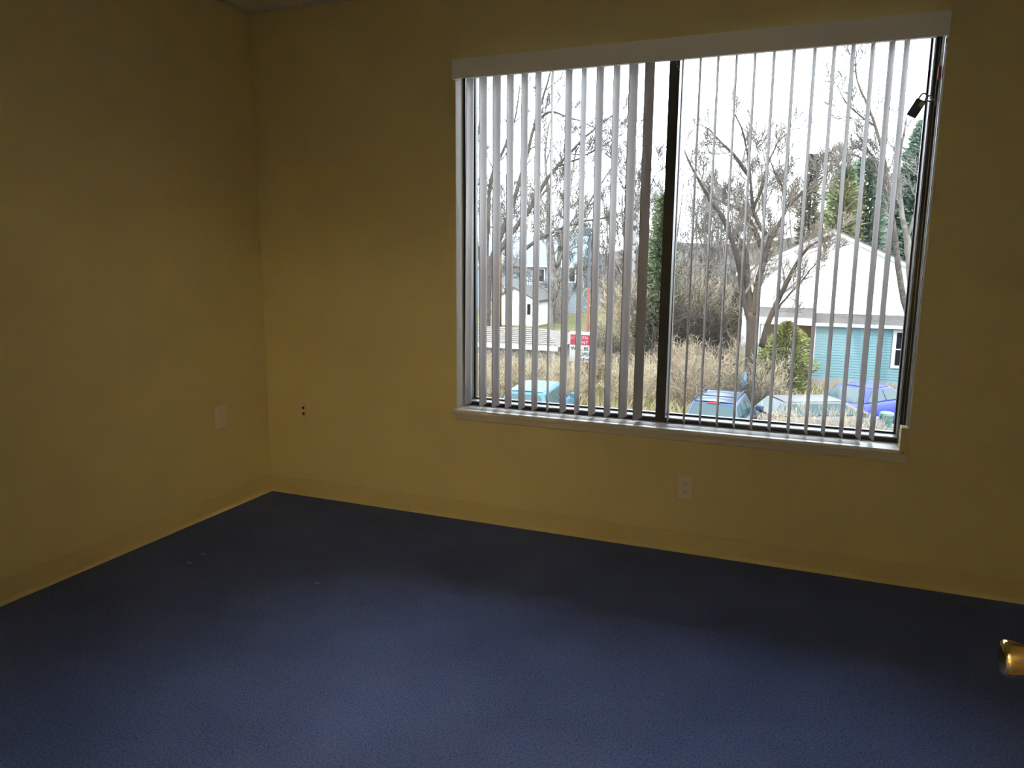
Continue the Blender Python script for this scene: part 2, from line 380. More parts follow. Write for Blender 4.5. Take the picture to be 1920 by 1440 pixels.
# loose strip on the sill
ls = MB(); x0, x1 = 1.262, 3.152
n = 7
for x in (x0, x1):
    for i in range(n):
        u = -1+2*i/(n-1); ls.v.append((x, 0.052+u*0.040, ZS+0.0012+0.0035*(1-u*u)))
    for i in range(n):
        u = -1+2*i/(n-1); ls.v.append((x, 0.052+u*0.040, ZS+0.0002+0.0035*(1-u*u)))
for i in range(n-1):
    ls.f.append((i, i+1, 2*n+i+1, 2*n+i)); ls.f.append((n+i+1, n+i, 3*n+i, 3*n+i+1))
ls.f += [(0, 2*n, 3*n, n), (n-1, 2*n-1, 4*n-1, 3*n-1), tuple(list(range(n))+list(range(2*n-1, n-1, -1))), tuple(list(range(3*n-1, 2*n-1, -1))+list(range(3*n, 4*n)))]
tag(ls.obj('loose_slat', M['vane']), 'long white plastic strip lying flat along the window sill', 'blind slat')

# padlock hung on the right window jamb
pl = empty('padlock', (3.302, 0.095, 2.030)); tag(pl, 'dark padlock hanging askew from the right window jamb', 'padlock')
ax = Vector((-0.030, 0, -0.0555)).normalized(); sd = Vector((ax.z, 0, -ax.x))      # body axis, side
def lk(b): return b
bd = MB(); bd.box(-0.020, 0.020, -0.010, 0.010, -0.070, 0.0)
o = bd.obj('lock_body', M['lock'], pl, bevel=0.003); T = Matrix((sd*-1, Vector((0, 1, 0)), ax*-1)).transposed().to_4x4(); T.translation = Vector((-0.032, 0, -0.008)); o.matrix_local = T
o2 = MB().box(0.0, 0.0202, -0.0106, -0.0098, -0.026, -0.006).obj('sticker', M['lockpatch'], pl); o2.matrix_local = T
pts = [(-0.0125, 0, -0.004), (-0.0125, 0, 0.012)] + [(0.0125*-math.cos(k*math.pi/8), 0, 0.014+0.0125*math.sin(k*math.pi/8)) for k in range(9)] + [(0.0125, 0, 0.0), (0.0125, 0, -0.004)]
o3 = MB().tube(pts, 0.0038, 10).obj('shackle', M['steel'], pl, smooth=True); o3.matrix_local = T
MB().tube([(0.012*math.cos(g*math.pi/8)-0.006, 0.004*math.sin(g*math.pi/8), 0.011*math.sin(g*math.pi/8)-0.004) for g in range(17)], 0.0026, 8).obj('ring', M['steel'], pl, smooth=True)
MB().tube([(0.010*math.cos(g*math.pi/8)+0.010, 0.010*math.sin(g*math.pi/8)+0.008, 0.004*math.sin(g*math.pi/8)-0.008) for g in range(17)], 0.0024, 8).obj('ring', M['steel'], pl, smooth=True)

# ------------------------------------------------------------------ wall plates
def plate(name, wd, ht, label, loc, rz, kind, m):
    e = empty(name, loc, rz); tag(e, label, 'wall plate' if kind != 'duplex' else 'outlet')
    # local: x right, -y out of the wall, z up, centred
    MB().box(-wd/2, wd/2, -0.006, 0, -ht/2, ht/2).obj('cover', m, e, bevel=0.003)
    if kind == 'duplex':
        for zc in (0.0195, -0.0195):
            r_ = MB(); k = 20
            pts = []
            for i in range(k):
                g = 2*math.pi*i/k; pts.append((0.0165*math.cos(g), -0.0078, zc+max(-0.0125, min(0.0125, 0.0165*math.sin(g)))))
            r_.prism(pts, (0, 0.003, 0)).obj('receptacle', m, e)
            MB().box(-0.0072, -0.0052, -0.0084, -0.0070, zc-0.0005, zc+0.0085).obj('slot', M['slot'], e)
            MB().box(0.0052, 0.0072, -0.0084, -0.0070, zc+0.0005, zc+0.0080).obj('slot', M['slot'], e)
            MB().lathe([(0.0025, 0), (0.0025, 0.0012)], (0, -0.0073, zc-0.0062), (0, -1, 0), 10).obj('ground_hole', M['slot'], e)
        MB().lathe([(0.003, 0), (0.0026, 0.001)], (0, -0.006, 0), (0, -1, 0), 10).obj('screw', M['plate'], e)
    elif kind == 'blank':
        MB().box(-0.0165, 0.0165, -0.0072, -0.0055, -0.033, 0.033).obj('insert', m, e, bevel=0.001)
        for z in (0.028, -0.028): MB().lathe([(0.0028, 0), (0.0022, 0.0012)], (0, -0.0071, z), (0, -1, 0), 10).obj('screw', M['fin'], e)
    else:
        MB().box(-0.0065, 0.0065, -0.0075, -0.0055, 0.004, 0.017).obj('jack', M['slot'], e)
        MB().box(-0.0065, 0.0075, -0.0075, -0.0055, -0.030, -0.016).obj('jack', M['slot'], e)
    return e
plate('duplex_outlet', 0.074, 0.118, 'ivory duplex power outlet low on the wall below the window', (2.424, 0, 0.323), 0, 'duplex', M['plate'])
plate('wall_plate', 0.078, 0.118, 'pale blank wall plate on the left wall near the corner', (0, -0.384, 0.526), R(90), 'blank', M['plate'])
plate('phone_plate', 0.070, 0.112, 'wall coloured phone plate with two dark jacks near the corner', (0.256, 0, 0.513), 0, 'jack', M['plate_beige'])

# ------------------------------------------------------------------ lint on the carpet
M['lint'] = mat('lint_fibre', (0.42, 0.40, 0.36), 0.9)
def lint(px, py, n, label, seed):
    rg = random.Random(seed); p = atz(px, py, 0.0); b = MB()
    for k in range(n):
        a = rg.uniform(-0.5, 0.5); c = Vector((rg.uniform(-.006, .006), rg.uniform(-.003, .003), 0.002+rg.uniform(0, .003))); d = Vector((math.cos(a), math.sin(a), rg.uniform(-.1, .1)))*0.009
        b.tube([c-d, c+Vector((0, 0, .001)), c+d], 0.0011, 4)
    o_ = b.obj('lint_scrap', M['lint']); o_.location = (p.x, p.y, 0.0005); tag(o_, label, 'lint')
lint(354, 1057, 5, 'pale scrap of lint on the carpet close to the left wall', 1)
lint(381, 1040, 3, 'tiny lint scrap on the carpet nearer the room corner', 2)
lint(595, 1095, 4, 'thin pale lint thread on the carpet left of centre', 3)

# ================================================================== outside begins here
# ================================================================== outside
ZG = -4.2
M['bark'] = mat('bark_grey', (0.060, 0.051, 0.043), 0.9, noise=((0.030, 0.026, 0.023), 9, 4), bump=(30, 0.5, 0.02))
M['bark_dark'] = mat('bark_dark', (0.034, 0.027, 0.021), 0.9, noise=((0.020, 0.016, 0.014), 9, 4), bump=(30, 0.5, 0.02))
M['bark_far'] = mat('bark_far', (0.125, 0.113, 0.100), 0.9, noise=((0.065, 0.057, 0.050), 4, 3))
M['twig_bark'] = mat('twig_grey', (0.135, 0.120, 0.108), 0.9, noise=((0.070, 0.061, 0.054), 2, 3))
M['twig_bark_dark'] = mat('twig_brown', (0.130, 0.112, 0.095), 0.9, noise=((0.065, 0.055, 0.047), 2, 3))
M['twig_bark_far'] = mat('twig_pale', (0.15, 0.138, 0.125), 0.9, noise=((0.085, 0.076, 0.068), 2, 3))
M['twig_birch'] = mat('twig_birch', (0.11, 0.10, 0.09), 0.9, noise=((0.065, 0.058, 0.052), 2, 3))
M['birch'] = mat('birch_bark', (0.16, 0.155, 0.148), 0.8, noise=((0.03, 0.026, 0.025), 5, 4, 0.52, 0.60))
M['twig_tan'] = mat('dry_twigs', (0.26, 0.215, 0.145), 0.9, noise=((0.16, 0.128, 0.084), 3, 3))
M['twig_red'] = mat('reddish_twigs', (0.185, 0.142, 0.102), 0.9, noise=((0.115, 0.088, 0.064), 3, 3))
M['straw'] = mat('dry_grass_blades', (0.22, 0.185, 0.105), 0.9, noise=((0.135, 0.125, 0.058), 1.2, 3))
M['needle'] = mat('needles_green', (0.065, 0.084, 0.042), 0.8, noise=((0.115, 0.135, 0.075), 2.5, 3))
M['needle_blue'] = mat('needles_blue_green', (0.062, 0.092, 0.072), 0.8, noise=((0.11, 0.145, 0.11), 2.5, 3))
M['needle_yel'] = mat('foliage_yellow_green', (0.150, 0.160, 0.05), 0.8, noise=((0.065, 0.074, 0.034), 3, 3))
M['ground'] = mat('winter_ground', (0.070, 0.054, 0.036), 0.95, noise=((0.090, 0.077, 0.040), 0.35, 5), bump=(14, 0.6, 0.05))
M['lawn'] = mat('lawn_turf', (0.052, 0.060, 0.020), 0.95, noise=((0.088, 0.078, 0.038), 0.55, 6, 0.4, 0.6), bump=(20, 0.5, 0.04))
M['hill'] = mat('woodland_floor', (0.046, 0.038, 0.031), 0.95, noise=((0.024, 0.020, 0.017), 0.25, 6), bump=(3, 0.8, 0.3))
M['siding_white'] = mat('white_siding', (0.60, 0.60, 0.60), 0.6)
M['siding_blue'] = mat('blue_green_siding', (0.090, 0.160, 0.176), 0.6)
M['siding_grey'] = mat('pale_blue_siding', (0.11, 0.125, 0.14), 0.6)
M['trim_white'] = mat('white_house_trim', (0.30, 0.30, 0.30), 0.6)
M['shingle'] = mat('grey_shingles', (0.085, 0.08, 0.078), 0.9, noise=((0.055, 0.052, 0.05), 9, 4))
M['shingle_tan'] = mat('tan_shingles', (0.125, 0.113, 0.10), 0.9, noise=((0.07, 0.063, 0.055), 7, 4))
M['found'] = mat('foundation_grey', (0.17, 0.165, 0.16), 0.9)
M['brown'] = mat('brown_boards', (0.062, 0.043, 0.038), 0.8)
M['pane_dark'] = mat('dark_window_pane', (0.008, 0.009, 0.011), 0.1, spec=0.15)
M['block'] = mat('tan_block_wall', (0.15, 0.135, 0.118), 0.9, noise=((0.095, 0.085, 0.075), 5, 4))
M['pole_wood'] = mat('pole_wood', (0.11, 0.062, 0.03), 0.85, noise=((0.07, 0.038, 0.02), 8, 4))
M['pole_red'] = mat('rusty_red_post', (0.10, 0.036, 0.025), 0.6)
M['lamp_grey'] = mat('lamp_housing_grey', (0.035, 0.038, 0.044), 0.5)
M['sign_red'] = mat('sign_red', (0.13, 0.011, 0.018), 0.6, spec=0.2)
M['sign_white'] = mat('sign_white', (0.17, 0.17, 0.165), 0.6)
M['ink'] = mat('sign_black_letters', (0.006, 0.006, 0.006), 0.8, spec=0.1)
M['rubber'] = mat('tyre_rubber', (0.02, 0.02, 0.02), 0.8)
M['chrome'] = mat('car_trim_silver', (0.45, 0.46, 0.48), 0.25, metal=0.8)
M['carglass'] = mat('car_glass', (0.022, 0.040, 0.042), 0.08, spec=0.22)
M['taillight'] = mat('tail_light_red', (0.16, 0.012, 0.015), 0.4, spec=0.2)
M['black_trim'] = mat('car_black_trim', (0.02, 0.021, 0.024), 0.4)

for _m in list(M.values()):
    if _m.name in ('bark_grey', 'bark_dark', 'bark_far', 'birch_bark', 'twig_grey', 'twig_brown', 'twig_pale', 'twig_birch', 'dry_twigs', 'reddish_twigs', 'dry_grass_blades',
                   'needles_green', 'needles_blue_green', 'foliage_yellow_green', 'winter_ground', 'lawn_turf', 'woodland_floor', 'grey_shingles', 'tan_shingles', 'brown_boards',
                   'tan_block_wall', 'pole_wood', 'rusty_red_post', 'lamp_housing_grey', 'blue_green_siding', 'car_black_trim', 'tyre_rubber'):
        _m.node_tree.nodes['Principled BSDF'].inputs['Specular IOR Level'].default_value = 0.12
# ---- ground, lawn, hill
g = MB()
NX, NY = 60, 60
rng = random.Random(3)
for j in range(NY+1):
    for i in range(NX+1):
        x = -70 + 140*i/NX; y = 0.3 + 90*j/NY
        g.v.append((x, y, ZG + (0.06*math.sin(x*1.3+y*0.7)+0.05*math.sin(y*1.1-x*0.4) if y > 14 else 0)))
for j in range(NY):
    for i in range(NX): a = j*(NX+1)+i; g.f.append((a, a+1, a+NX+2, a+NX+1))
st(g.obj('ground', M['ground'], smooth=True))
lot = MB()                                   # unseen concrete lot, put in pale to bounce light up onto slats and ceiling
for j in range(4):
    for i in range(14): lot.box(-35+5*i+0.01, -30+5*i-0.01, 0.4+4.2*j+0.01, 4.6+4.2*j-0.01, ZG-0.1, ZG+0.03)
lot_o = st(lot.obj('bounce_lot', mat('bounce_paving', (0.34, 0.325, 0.30), 0.9, noise=((0.28, 0.27, 0.25), 1.5, 5))))
lw = MB()
for j in range(13):
    for i in range(21):
        x = -36 + 48*i/20; y = 34.5 + 40*j/12
        lw.v.append((x, y, ZG+0.13+0.05*math.sin(x*0.8)+0.04*math.sin(y*0.9+x)))
for j in range(12):
    for i in range(20): a = j*21+i; lw.f.append((a, a+1, a+22, a+21))
st(lw.obj('lawn', M['lawn'], smooth=True))
hl = MB()
for j in range(21):
    for i in range(41):
        x = -120 + 240*i/40; u = j/20; y = 72 + 80*u
        hl.v.append((x, y, ZG - 0.3 + 8.5*u**0.8*(1+0.25*math.sin(x*0.05+1)+0.12*math.sin(x*0.17))))
for j in range(20):
    for i in range(40): a = j*41+i; hl.f.append((a, a+1, a+42, a+41))
st(hl.obj('hillside', M['hill'], smooth=True))

# ---- bare trees
def wander(p, d, L, n, rng, w=0.18, up=0.05):
    pts = [p.copy()]; d = d.normalized()
    for i in range(n):
        d = (d + Vector((rng.uniform(-w, w), rng.uniform(-w, w), rng.uniform(-w, w)+up))).normalized()
        p = p + d*(L/n); pts.append(p.copy())
    return pts
def twigs(b, pts, r0, L, level, rng, kids, rmin, start=0.25, spread=(0.45, 1.0), up=0.10):
    """side branches along a limb, recursively"""
    n = len(pts)-1
    if level <= 0: return
    for k in range(kids):
        t = start + (1-start)*(k+rng.random())/kids
        f = min(t*n, n-1e-4); i = int(f); p = pts[i].lerp(pts[i+1], f-i)
        d = (pts[i+1]-pts[i]).normalized()
        o = Vector((rng.gauss(0, 1), rng.gauss(0, 1), rng.gauss(0, 1)))
        o = (o - d*o.dot(d)).normalized()
        a = rng.uniform(*spread); nd = (d*math.cos(a) + o*math.sin(a))
        l = L*rng.uniform(0.55, 1.0)*(1.1-0.5*t); r = max(r0*(1-0.65*t)*rng.uniform(0.4, 0.6), rmin*(0.8+0.25*level))
        q = wander(p, nd, l, 4 if level > 1 else 3, rng, 0.20, up)
        m = len(q)-1
        b.tube(q, [max(r*(1-0.75*s/m), rmin*0.72) for s in range(m+1)], 5 if r > 0.04 else 3, cap=False)
        twigs(b, q, r, L*0.55, level-1, rng, kids if level > 2 else max(3, kids-1), rmin, 0.2, spread, up)

def picture_tree(name, base_px, Y, limbs, label, seed, bark='bark', kids=6, levels=3, rmin=0.006, twigL=1.6, group=None, base=None):
    """limbs: list of (start radius, end radius, twig length, [(px,py,dy)...]); all stand at about distance Y"""
    rng = random.Random(seed)
    bs = base if base else Vector((at(base_px[0], base_px[1], Y).x, Y, ZG))
    root = empty(name, bs); tag(root, label, 'tree', group)
    tw = MB()
    for li, (ra, rb, tl, path) in enumerate(limbs):
        P = [at(px, py, Y+dy) for px, py, dy in path]
        if li == 0: P = [bs - Vector((0, 0, 0.15))] + P
        # smooth the polyline (Catmull-Rom) and roughen it
        Q = []
        for i in range(len(P)-1):
            p0, p1, p2, p3 = P[max(i-1, 0)], P[i], P[i+1], P[min(i+2, len(P)-1)]
            for s_ in range(4):
                u = s_/4
                c = 0.5*((2*p1) + (p2-p0)*u + (2*p0-5*p1+4*p2-p3)*u*u + (3*p1-p0-3*p2+p3)*u**3)
                Q.append(c + Vector((rng.uniform(-1, 1), rng.uniform(-1, 1), rng.uniform(-1, 1)))*0.012*(1 if i or s_ else 0))
        Q.append(P[-1]); n = len(Q)-1
        rad = [ra+(rb-ra)*k/n for k in range(n+1)]
        if li == 0: rad[0] *= 1.35; rad[1] *= 1.15
        MB().tube([q-bs for q in Q], rad, 8).obj('trunk' if li == 0 else 'limb', M[bark], root, smooth=True)
        if tl > 0: twigs(tw, Q, ra, tl, levels, rng, kids, rmin, 0.12 if li else 0.55)
    tw.obj('twigs', M['twig_' + bark], root, off=bs)['kind'] = 'stuff'
    return root

picture_tree('bare_tree', (1408, 765), 26.0, [
    (0.24, 0.17, 0.0, [(1407, 700, 0), (1409, 640, 0), (1408, 585, 0)]),
    (0.13, 0.03, 1.5, [(1406, 600, 0), (1392, 545, 0), (1386, 500, -.2), (1374, 455, -.4), (1352, 405, -.7), (1330, 372, -.9), (1300, 320, -1.1), (1283, 282, -1.2)]),
    (0.15, 0.05, 1.4, [(1412, 590, 0), (1402, 540, .1), (1398, 480, .3), (1390, 455, .4), (1363, 418, .6), (1345, 390, .9)]),
    (0.10, 0.02, 1.3, [(1426, 462, .2), (1415, 430, .2), (1402, 408, .3), (1380, 390, .6), (1345, 375, 1.0), (1318, 360, 1.3)]),
    (0.15, 0.09, 0.8, [(1414, 590, 0), (1420, 540, 0), (1430, 495, .1), (1440, 462, .2), (1446, 440, .2)]),
    (0.08, 0.02, 1.5, [(1436, 440, .2), (1420, 415, .1), (1412, 390, 0), (1408, 350, -.2), (1404, 300, -.3), (1390, 240, -.4), (1372, 205, -.5)]),
    (0.07, 0.015, 1.4, [(1412, 392, 0), (1425, 360, .2), (1436, 320, .4), (1445, 295, .5), (1462, 262, .6), (1490, 240, .8)]),
    (0.08, 0.015, 1.5, [(1450, 438, .2), (1466, 410, .2), (1472, 385, .2), (1466, 350, .2), (1452, 320, .1), (1440, 290, 0)]),
    (0.07, 0.012, 1.4, [(1474, 388, .2), (1500, 365, .2), (1525, 345, .3), (1550, 325, .3), (1566, 310, .4)]),
    (0.12, 0.02, 1.4, [(1428, 650, 0), (1442, 600, -.2), (1468, 545, -.4), (1490, 500, -.6), (1510, 470, -.8), (1532, 453, -1.0), (1562, 440, -1.2)]),
    (0.05, 0.012, 1.2, [(1440, 605, -.2), (1465, 570, -.3), (1500, 530, -.5), (1525, 500, -.6), (1555, 470, -.7)]),
    (0.08, 0.02, 1.2, [(1404, 330, -.2), (1375, 290, -.5), (1350, 265, -.8), (1328, 240, -1)]),
], 'large forked bare tree beside the blue and white house', 11, 'bark_dark', kids=9, levels=3, rmin=0.0086)

picture_tree('bare_tree', (912, 640), 31.2, [
    (0.26, 0.20, 0.0, [(912, 600, 0), (914, 540, 0), (918, 480, 0)]),
    (0.16, 0.03, 1.7, [(916, 500, 0), (940, 440, 0), (962, 380, -.2), (985, 300, -.4), (1002, 235, -.6), (1022, 170, -.8), (1036, 120, -.9)]),
    (0.15, 0.03, 1.8, [(930, 480, 0), (965, 430, .3), (995, 390, .5), (1020, 345, .7), (1045, 312, .9), (1075, 280, 1.1), (1105, 250, 1.3), (1150, 215, 1.5)]),
    (0.13, 0.03, 1.6, [(912, 500, 0), (915, 400, .3), (922, 330, .4), (940, 290, .4), (965, 225, .6), (975, 160, .8)]),
    (0.10, 0.02, 1.4, [(975, 475, .2), (1000, 455, .4), (1030, 438, .5), (1062, 425, .6), (1100, 414, .6), (1150, 405, .7), (1190, 385, .8)]),
    (0.07, 0.015, 1.3, [(1000, 235, -.6), (1030, 210, -.6), (1060, 218, -.6), (1090, 228, -.5), (1115, 240, -.4)]),
    (0.06, 0.015, 1.3, [(1045, 312, .9), (1080, 300, 1), (1110, 285, 1.1), (1150, 262, 1.2), (1175, 245, 1.3)]),
    (0.10, 0.02, 1.5, [(905, 520, 0), (893, 440, -.2), (890, 350, -.3), (896, 260, -.3), (905, 170, -.3)]),
], 'large leaning bare tree at the left behind the white slats', 23, 'bark', kids=10, levels=3, rmin=0.0100)

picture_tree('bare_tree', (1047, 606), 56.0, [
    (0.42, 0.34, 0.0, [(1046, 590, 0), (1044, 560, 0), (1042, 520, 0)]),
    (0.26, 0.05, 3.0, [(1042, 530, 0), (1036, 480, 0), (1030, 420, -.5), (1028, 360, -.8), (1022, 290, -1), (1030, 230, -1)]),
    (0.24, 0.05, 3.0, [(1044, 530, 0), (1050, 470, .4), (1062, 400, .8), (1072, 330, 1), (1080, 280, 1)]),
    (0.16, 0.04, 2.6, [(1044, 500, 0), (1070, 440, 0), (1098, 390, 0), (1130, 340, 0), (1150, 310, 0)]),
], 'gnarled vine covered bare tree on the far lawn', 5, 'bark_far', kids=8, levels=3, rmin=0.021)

picture_tree('birch_tree', (1186, 640), 40.0, [
    (0.15, 0.11, 0.0, [(1186, 600, 0), (1186, 540, 0), (1189, 470, 0)]),
    (0.11, 0.03, 1.8, [(1189, 475, 0), (1190, 420, 0), (1188, 350, 0), (1192, 290, 0), (1188, 230, 0)]),
    (0.06, 0.02, 1.6, [(1188, 440, 0), (1204, 390, .3), (1224, 340, .5), (1240, 280, .7)]),
    (0.05, 0.02, 1.6, [(1189, 400, 0), (1168, 350, -.3), (1150, 310, -.5), (1140, 270, -.5)]),
], 'white barked birch just left of the dark mullion', 7, 'birch', kids=7, levels=3, rmin=0.019)

picture_tree('bare_tree', (1705, 640), 29.5, [
    (0.13, 0.10, 0.0, [(1702, 610, 0), (1694, 560, 0), (1685, 510, 0), (1680, 455, 0)]),
    (0.10, 0.03, 1.3, [(1680, 460, 0), (1672, 400, .2), (1655, 340, .3), (1638, 300, .4), (1620, 270, .4), (1606, 250, .5)]),
    (0.08, 0.015, 1.4, [(1668, 385, .2), (1660, 310, .2), (1645, 250, .2), (1630, 205, .2), (1612, 165, .2), (1604, 130, .2), (1606, 95, .2)]),
    (0.05, 0.012, 1.3, [(1640, 235, .2), (1610, 215, 0), (1585, 190, -.2), (1570, 160, -.3)]),
    (0.05, 0.012, 1.2, [(1655, 330, .3), (1620, 300, .4), (1595, 290, .5), (1570, 300, .6)]),
], 'tall slender bare tree leaning left before the house corner', 31, 'bark', kids=9, levels=3, rmin=0.0092)
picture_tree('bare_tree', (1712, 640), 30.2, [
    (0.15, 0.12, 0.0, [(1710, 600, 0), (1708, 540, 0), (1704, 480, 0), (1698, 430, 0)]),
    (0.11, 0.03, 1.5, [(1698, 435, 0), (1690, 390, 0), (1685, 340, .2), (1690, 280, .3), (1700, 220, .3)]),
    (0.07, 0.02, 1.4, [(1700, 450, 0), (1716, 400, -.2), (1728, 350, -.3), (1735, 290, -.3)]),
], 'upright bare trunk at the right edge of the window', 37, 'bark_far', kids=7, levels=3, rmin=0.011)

# generic woodland trees: five forms, copied
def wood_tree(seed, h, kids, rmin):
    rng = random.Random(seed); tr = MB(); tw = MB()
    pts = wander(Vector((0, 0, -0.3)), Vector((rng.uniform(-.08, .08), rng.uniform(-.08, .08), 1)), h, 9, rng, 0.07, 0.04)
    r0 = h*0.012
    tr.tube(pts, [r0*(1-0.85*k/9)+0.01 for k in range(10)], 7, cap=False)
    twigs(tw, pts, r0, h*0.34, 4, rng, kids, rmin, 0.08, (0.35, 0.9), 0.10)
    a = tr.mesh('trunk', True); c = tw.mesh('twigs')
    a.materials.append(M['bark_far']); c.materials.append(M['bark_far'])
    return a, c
forms = [wood_tree(100+k, 12.0+0.6*k, 6, 0.024) for k in range(5)]
rng = random.Random(42)
def sc_range(Y): return at(880, 480, Y).x, at(1745, 480, Y).x
def hz(x, y):
    if y < 72: return ZG
    u = min((y-72)/80, 1); return ZG - 0.3 + 8.5*u**0.8*(1+0.25*math.sin(x*0.05+1)+0.12*math.sin(x*0.17))
spots = []
for k in range(84):
    Y = 47 + 58*((k+rng.random())/84)**0.9
    xa, xb = sc_range(Y)
    u = ((k*0.618034) % 1.0); X = xa + (xb-xa)*(u*1.06-0.03)
    spots.append((X, Y))
spots = [(X, Y) for X, Y in spots if not (Y > 63 and Y < 78 and X < at(1092, 480, 66).x) and not (Y < 58 and X < at(1010, 480, 52).x)]
for k, (X, Y) in enumerate(spots):
    a, c = forms[k % 5]; s_ = rng.uniform(0.62, 0.92) if Y < 70 else rng.uniform(0.7, 1.0)
    e = empty('woodland_tree', (X, Y, hz(X, Y)), rng.uniform(0, 6.28)); e.scale = (s_, s_, s_)
    tag(e, 'bare grey tree in the woodland behind the houses', 'tree', 'bare trees of the far woodland')
    instance('trunk', a, e); instance('twigs', c, e)['kind'] = 'stuff'

# ---- evergreens: trunk and sprays of needles
def conifer(h, wd, seed, mt, n=3800, leaf=0.22, kind='cone', base=0.05):
    rng = random.Random(seed); b = MB()
    for k in range(n):
        t = rng.random()**0.8; z = h*(base + (1-base)*t)
        prof = (1-t)**0.75 if kind == 'cone' else math.sin(math.pi*min(0.12+0.88*t, 1.0))**0.7
        a = rng.uniform(0, 6.283); lump = 0.72+0.28*math.sin(a*3+z*2.2+seed)*math.sin(a*2-z*3.1)
        r = wd*prof*lump*math.sqrt(rng.uniform(0.25, 1.0))
        p = Vector((r*math.cos(a), r*math.sin(a), z))
        d = Vector((math.cos(a), math.sin(a), rng.uniform(-0.3, 0.8))).normalized()
        s = Vector((rng.gauss(0, 1), rng.gauss(0, 1), rng.gauss(0, 1))); s = (s-d*s.dot(d)).normalized()*leaf*0.22
        l = d*leaf*rng.uniform(0.6, 1.3)
        b.poly([p-s, p+s, p+l*0.7+s*0.6, p+l, p+l*0.7-s*0.6])
    me = b.mesh('foliage'); me.materials.append(mt)
    tk = MB().tube([(0, 0, -0.2), (0, 0, h*0.5), (0, 0, h*0.93)], [h*0.018, h*0.012, 0.02], 7).mesh('trunk', True); tk.materials.append(M['bark_dark'])
    return me, tk
def put_conifer(px, Y, top_py, wd_px, seed, mt, label, cat='tree', name='evergreen_tree', z=ZG, **kw):
    X = at(px, 480, Y).x; h = at(px, top_py, Y).z - z; dist = (at(px, 480, Y)-CAM).dot(_fwd)
    me, tk = conifer(h, wd_px*dist/F_PX/2, seed, mt, **kw)
    e = empty(name, (X, Y, z)); tag(e, label, cat); instance('trunk', tk, e); instance('foliage', me, e)
    return e
put_conifer(1240, 36, 368, 100, 1, M['needle'], 'dark evergreen tree standing right behind the mullion', n=5200, leaf=0.32)
put_conifer(1714, 52, 232, 96, 2, M['needle_blue'], 'tall evergreen tree under the padlock at the right', n=4200, leaf=0.55, kind='round', base=0.35)
put_conifer(1612, 50, 300, 92, 3, M['needle_blue'], 'blue green evergreen tree behind the white gable', n=3200, leaf=0.5, kind='round', base=0.4)
put_conifer(1572, 48, 316, 70, 4, M['needle'], 'mid green evergreen tree left of the blue green one', n=2600, leaf=0.45, kind='round', base=0.4)
M['needle_grey'] = mat('needles_grey_green', (0.062, 0.064, 0.050), 0.8, noise=((0.105, 0.105, 0.085), 2.5, 3))
put_conifer(1512, 55, 292, 76, 6, M['needle_grey'], 'slim pointed grey green evergreen tree behind the left roof slope', n=2400, leaf=0.4)
put_conifer(1486, 27.5, 604, 124, 5, M['needle_yel'], 'bushy yellow green evergreen shrub at the blue house corner', 'shrub', 'evergreen_shrub', n=9000, leaf=0.13, kind='round', base=0.0)

# ---- the house with white gable and blue green ground floor
hs = empty('house', (3.4, 32.4, ZG)); tag(hs, 'white gabled house with blue green siding on its ground floor', 'house'); HO = (3.4, 32.4, ZG)
GY = 32.4
pk = at(1563, 434, GY); el = at(1397, 506, GY)
half = pk.x - el.x; slope = (pk.z-el.z)/half
def laps(b, x0f, z0, z1, y, step=0.115, out=0.018):
    z = z0
    while z < z1-1e-3:
        zt = min(z+step, z1); a0, a1 = x0f(z); c0, c1 = x0f(zt)
        n = len(b.v); b.v += [(a0, y-out, z), (a1, y-out, z), (c1, y, zt), (c0, y, zt), (a0, y, z), (a1, y, z)]
        b.f += [(n, n+1, n+2, n+3), (n+4, n+5, n+1, n)]
        z = zt
gw = MB(); laps(gw, lambda z: ((pk.x-half, pk.x+half) if z < el.z else (pk.x-(pk.z-z)/slope, pk.x+(pk.z-z)/slope)), -1.25, pk.z-0.02, GY)
gw.obj('gable_siding', M['siding_white'], hs, off=HO)
MB().box(pk.x-half, pk.x+half, GY+0.01, GY+9, ZG, el.z).obj('body', M['siding_white'], hs, off=HO)
MB().prism([(pk.x-half, GY+0.01, el.z), (pk.x+half, GY+0.01, el.z), (pk.x, GY+0.01, pk.z-0.02)], (0, 8.9, 0)).obj('attic', M['siding_white'], hs, off=HO)
for sg in (-1, 1):
    ov = 0.35; p0 = Vector((pk.x, GY-0.35, pk.z+0.02)); p1 = Vector((pk.x+sg*(half+ov), GY-0.35, pk.z+0.02-slope*(half+ov)))
    q = [p0, p1, p1+Vector((0, 0, 0.10)), p0+Vector((0, 0, 0.10))]
    MB().prism(q, (0, 9.7, 0)).obj('roof', M['shingle'], hs, off=HO)
    q = [p0+Vector((0, -0.02, -0.13)), p1+Vector((0, -0.02, -0.13)), p1+Vector((0, -0.02, 0.02)), p0+Vector((0, -0.02, 0.02))]
    MB().prism(q, (0, 0.03, 0)).obj('rake_board', M['trim_white'], hs, off=HO)
BY = 31.4; bx0 = at(1527, 660, BY).x; bx1 = 9.2; bz1 = at(1600, 612, BY).z
bw = MB(); laps(bw, lambda z: (bx0, bx1), ZG+0.45, bz1, BY); bw.obj('ground_floor_siding', M['siding_blue'], hs, off=HO)
MB().box(bx0, bx1, BY+0.005, GY+0.005, ZG, bz1).obj('ground_floor', M['siding_blue'], hs, off=HO)
MB().box(bx0-0.02, bx1, BY-0.03, BY, ZG-0.1, ZG+0.45).obj('foundation', M['found'], hs, off=HO)
MB().box(bx0-0.09, bx0, BY-0.03, BY+0.06, ZG+0.3, bz1).obj('corner_board', M['trim_white'], hs, off=HO)
